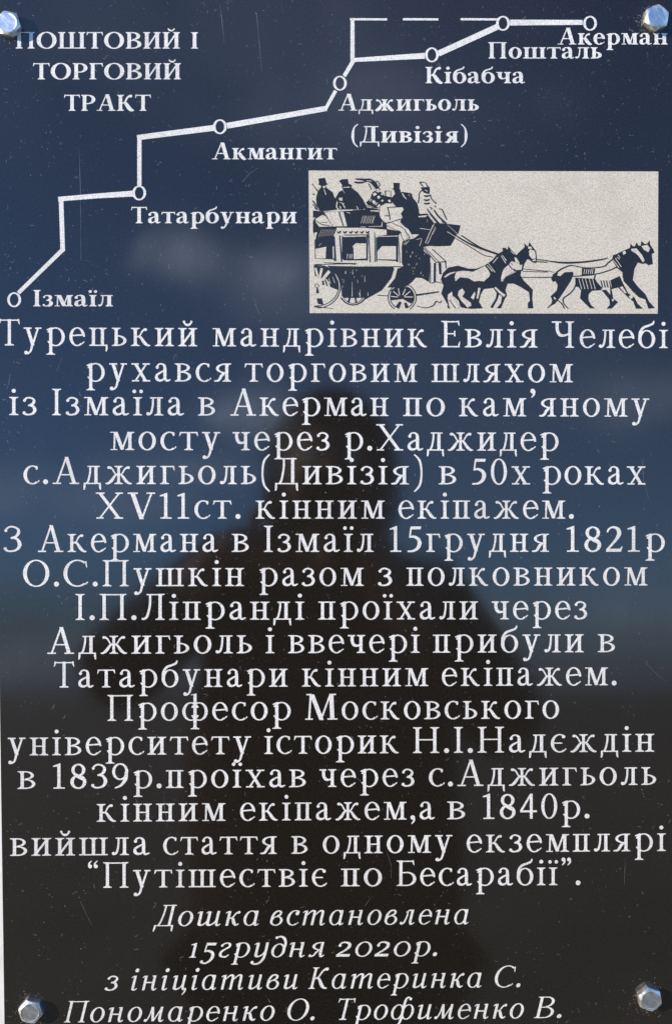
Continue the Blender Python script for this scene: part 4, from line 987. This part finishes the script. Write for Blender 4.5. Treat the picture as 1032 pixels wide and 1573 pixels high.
for sx in (-1, 1):
    bm = bmesh.new(); bmesh.ops.create_uvsphere(bm, u_segments=16, v_segments=12, radius=.0115)
    em = bpy.data.meshes.new('eye'); bm.to_mesh(em); bm.free(); eo = link('eye', em, 'white', ph); eo.location = HP + Vector((sx * .03, .083, .012))
jk = skin_mesh([[((0, -.85, .86), (.22, .17)), ((0, -.85, 1.0), (.23, .16)), ((-.01, -.84, 1.18), (.235, .16)), ((0, -.835, 1.34), (.20, .14)), ((0, -.83, 1.43), (.12, .11)), ((.003, -.815, 1.49), .075)],
                [((0, -.835, 1.34), (.20, .14)), (sh_r, .085), (el_r, .068), (tuple(Vector(el_r).lerp(Vector(wr_r), .8)), .045)],
                [((0, -.835, 1.34), (.20, .14)), (sh_l, .085), (el_l, .068), (tuple(Vector(el_l).lerp(Vector(wr_l), .74)), .045)]])
join('jacket', [jk], 'jacket', ph)
bm = bmesh.new(); bmesh.ops.create_uvsphere(bm, u_segments=40, v_segments=28, radius=1)
for v in bm.verts:
    x, y, z = v.co; k = 1 + .02 * sin(9 * x + 4 * z) * cos(7 * y); low = max(0, -z)
    v.co = HP + Vector((x * (.101 + .012 * low) * k, y * .118 * k - .035, z * (.138 + .05 * low) * k + .012))
bmesh.ops.delete(bm, geom=[v for v in bm.verts if v.co.y > HP.y + .03], context='VERTS')
hd = bpy.data.meshes.new('hood'); bm.to_mesh(hd); bm.free()
for p in hd.polygons: p.use_smooth = True
hdo = link('hood', hd, 'jacket', ph); so = hdo.modifiers.new('t', 'SOLIDIFY'); so.thickness = .008; so.offset = 1
tr = skin_mesh([[((0, -.85, .93), (.17, .14)), ((.1, -.86, .84), .105), ((.11, -.85, .48), .08), ((.11, -.87, .09), .065)], [((0, -.85, .93), (.17, .14)), ((-.1, -.86, .84), .105), ((-.11, -.85, .48), .08), ((-.11, -.87, .09), .065)]])
join('trousers', [tr], 'trousers', ph)
for sx in (-1, 1):
    s = skin_mesh([[((sx * .11, -.9, .05), .048), ((sx * .112, -.82, .047), .045), ((sx * .118, -.72, .036), (.035, .045)), ((sx * .12, -.66, .032), (.03, .038))]])
    for v in s.vertices: v.co.z = max(v.co.z, 0.002)
    join('shoe', [s], 'shoe', ph)
pm = box_mesh('phone', -.037, .037, -.128, .018, .004, .012, .003)
po = link('phone', pm, 'phone'); po.matrix_world = camo.matrix_world.copy()
tag(po, 'black phone held upright by the photographer in front of the face', 'phone')
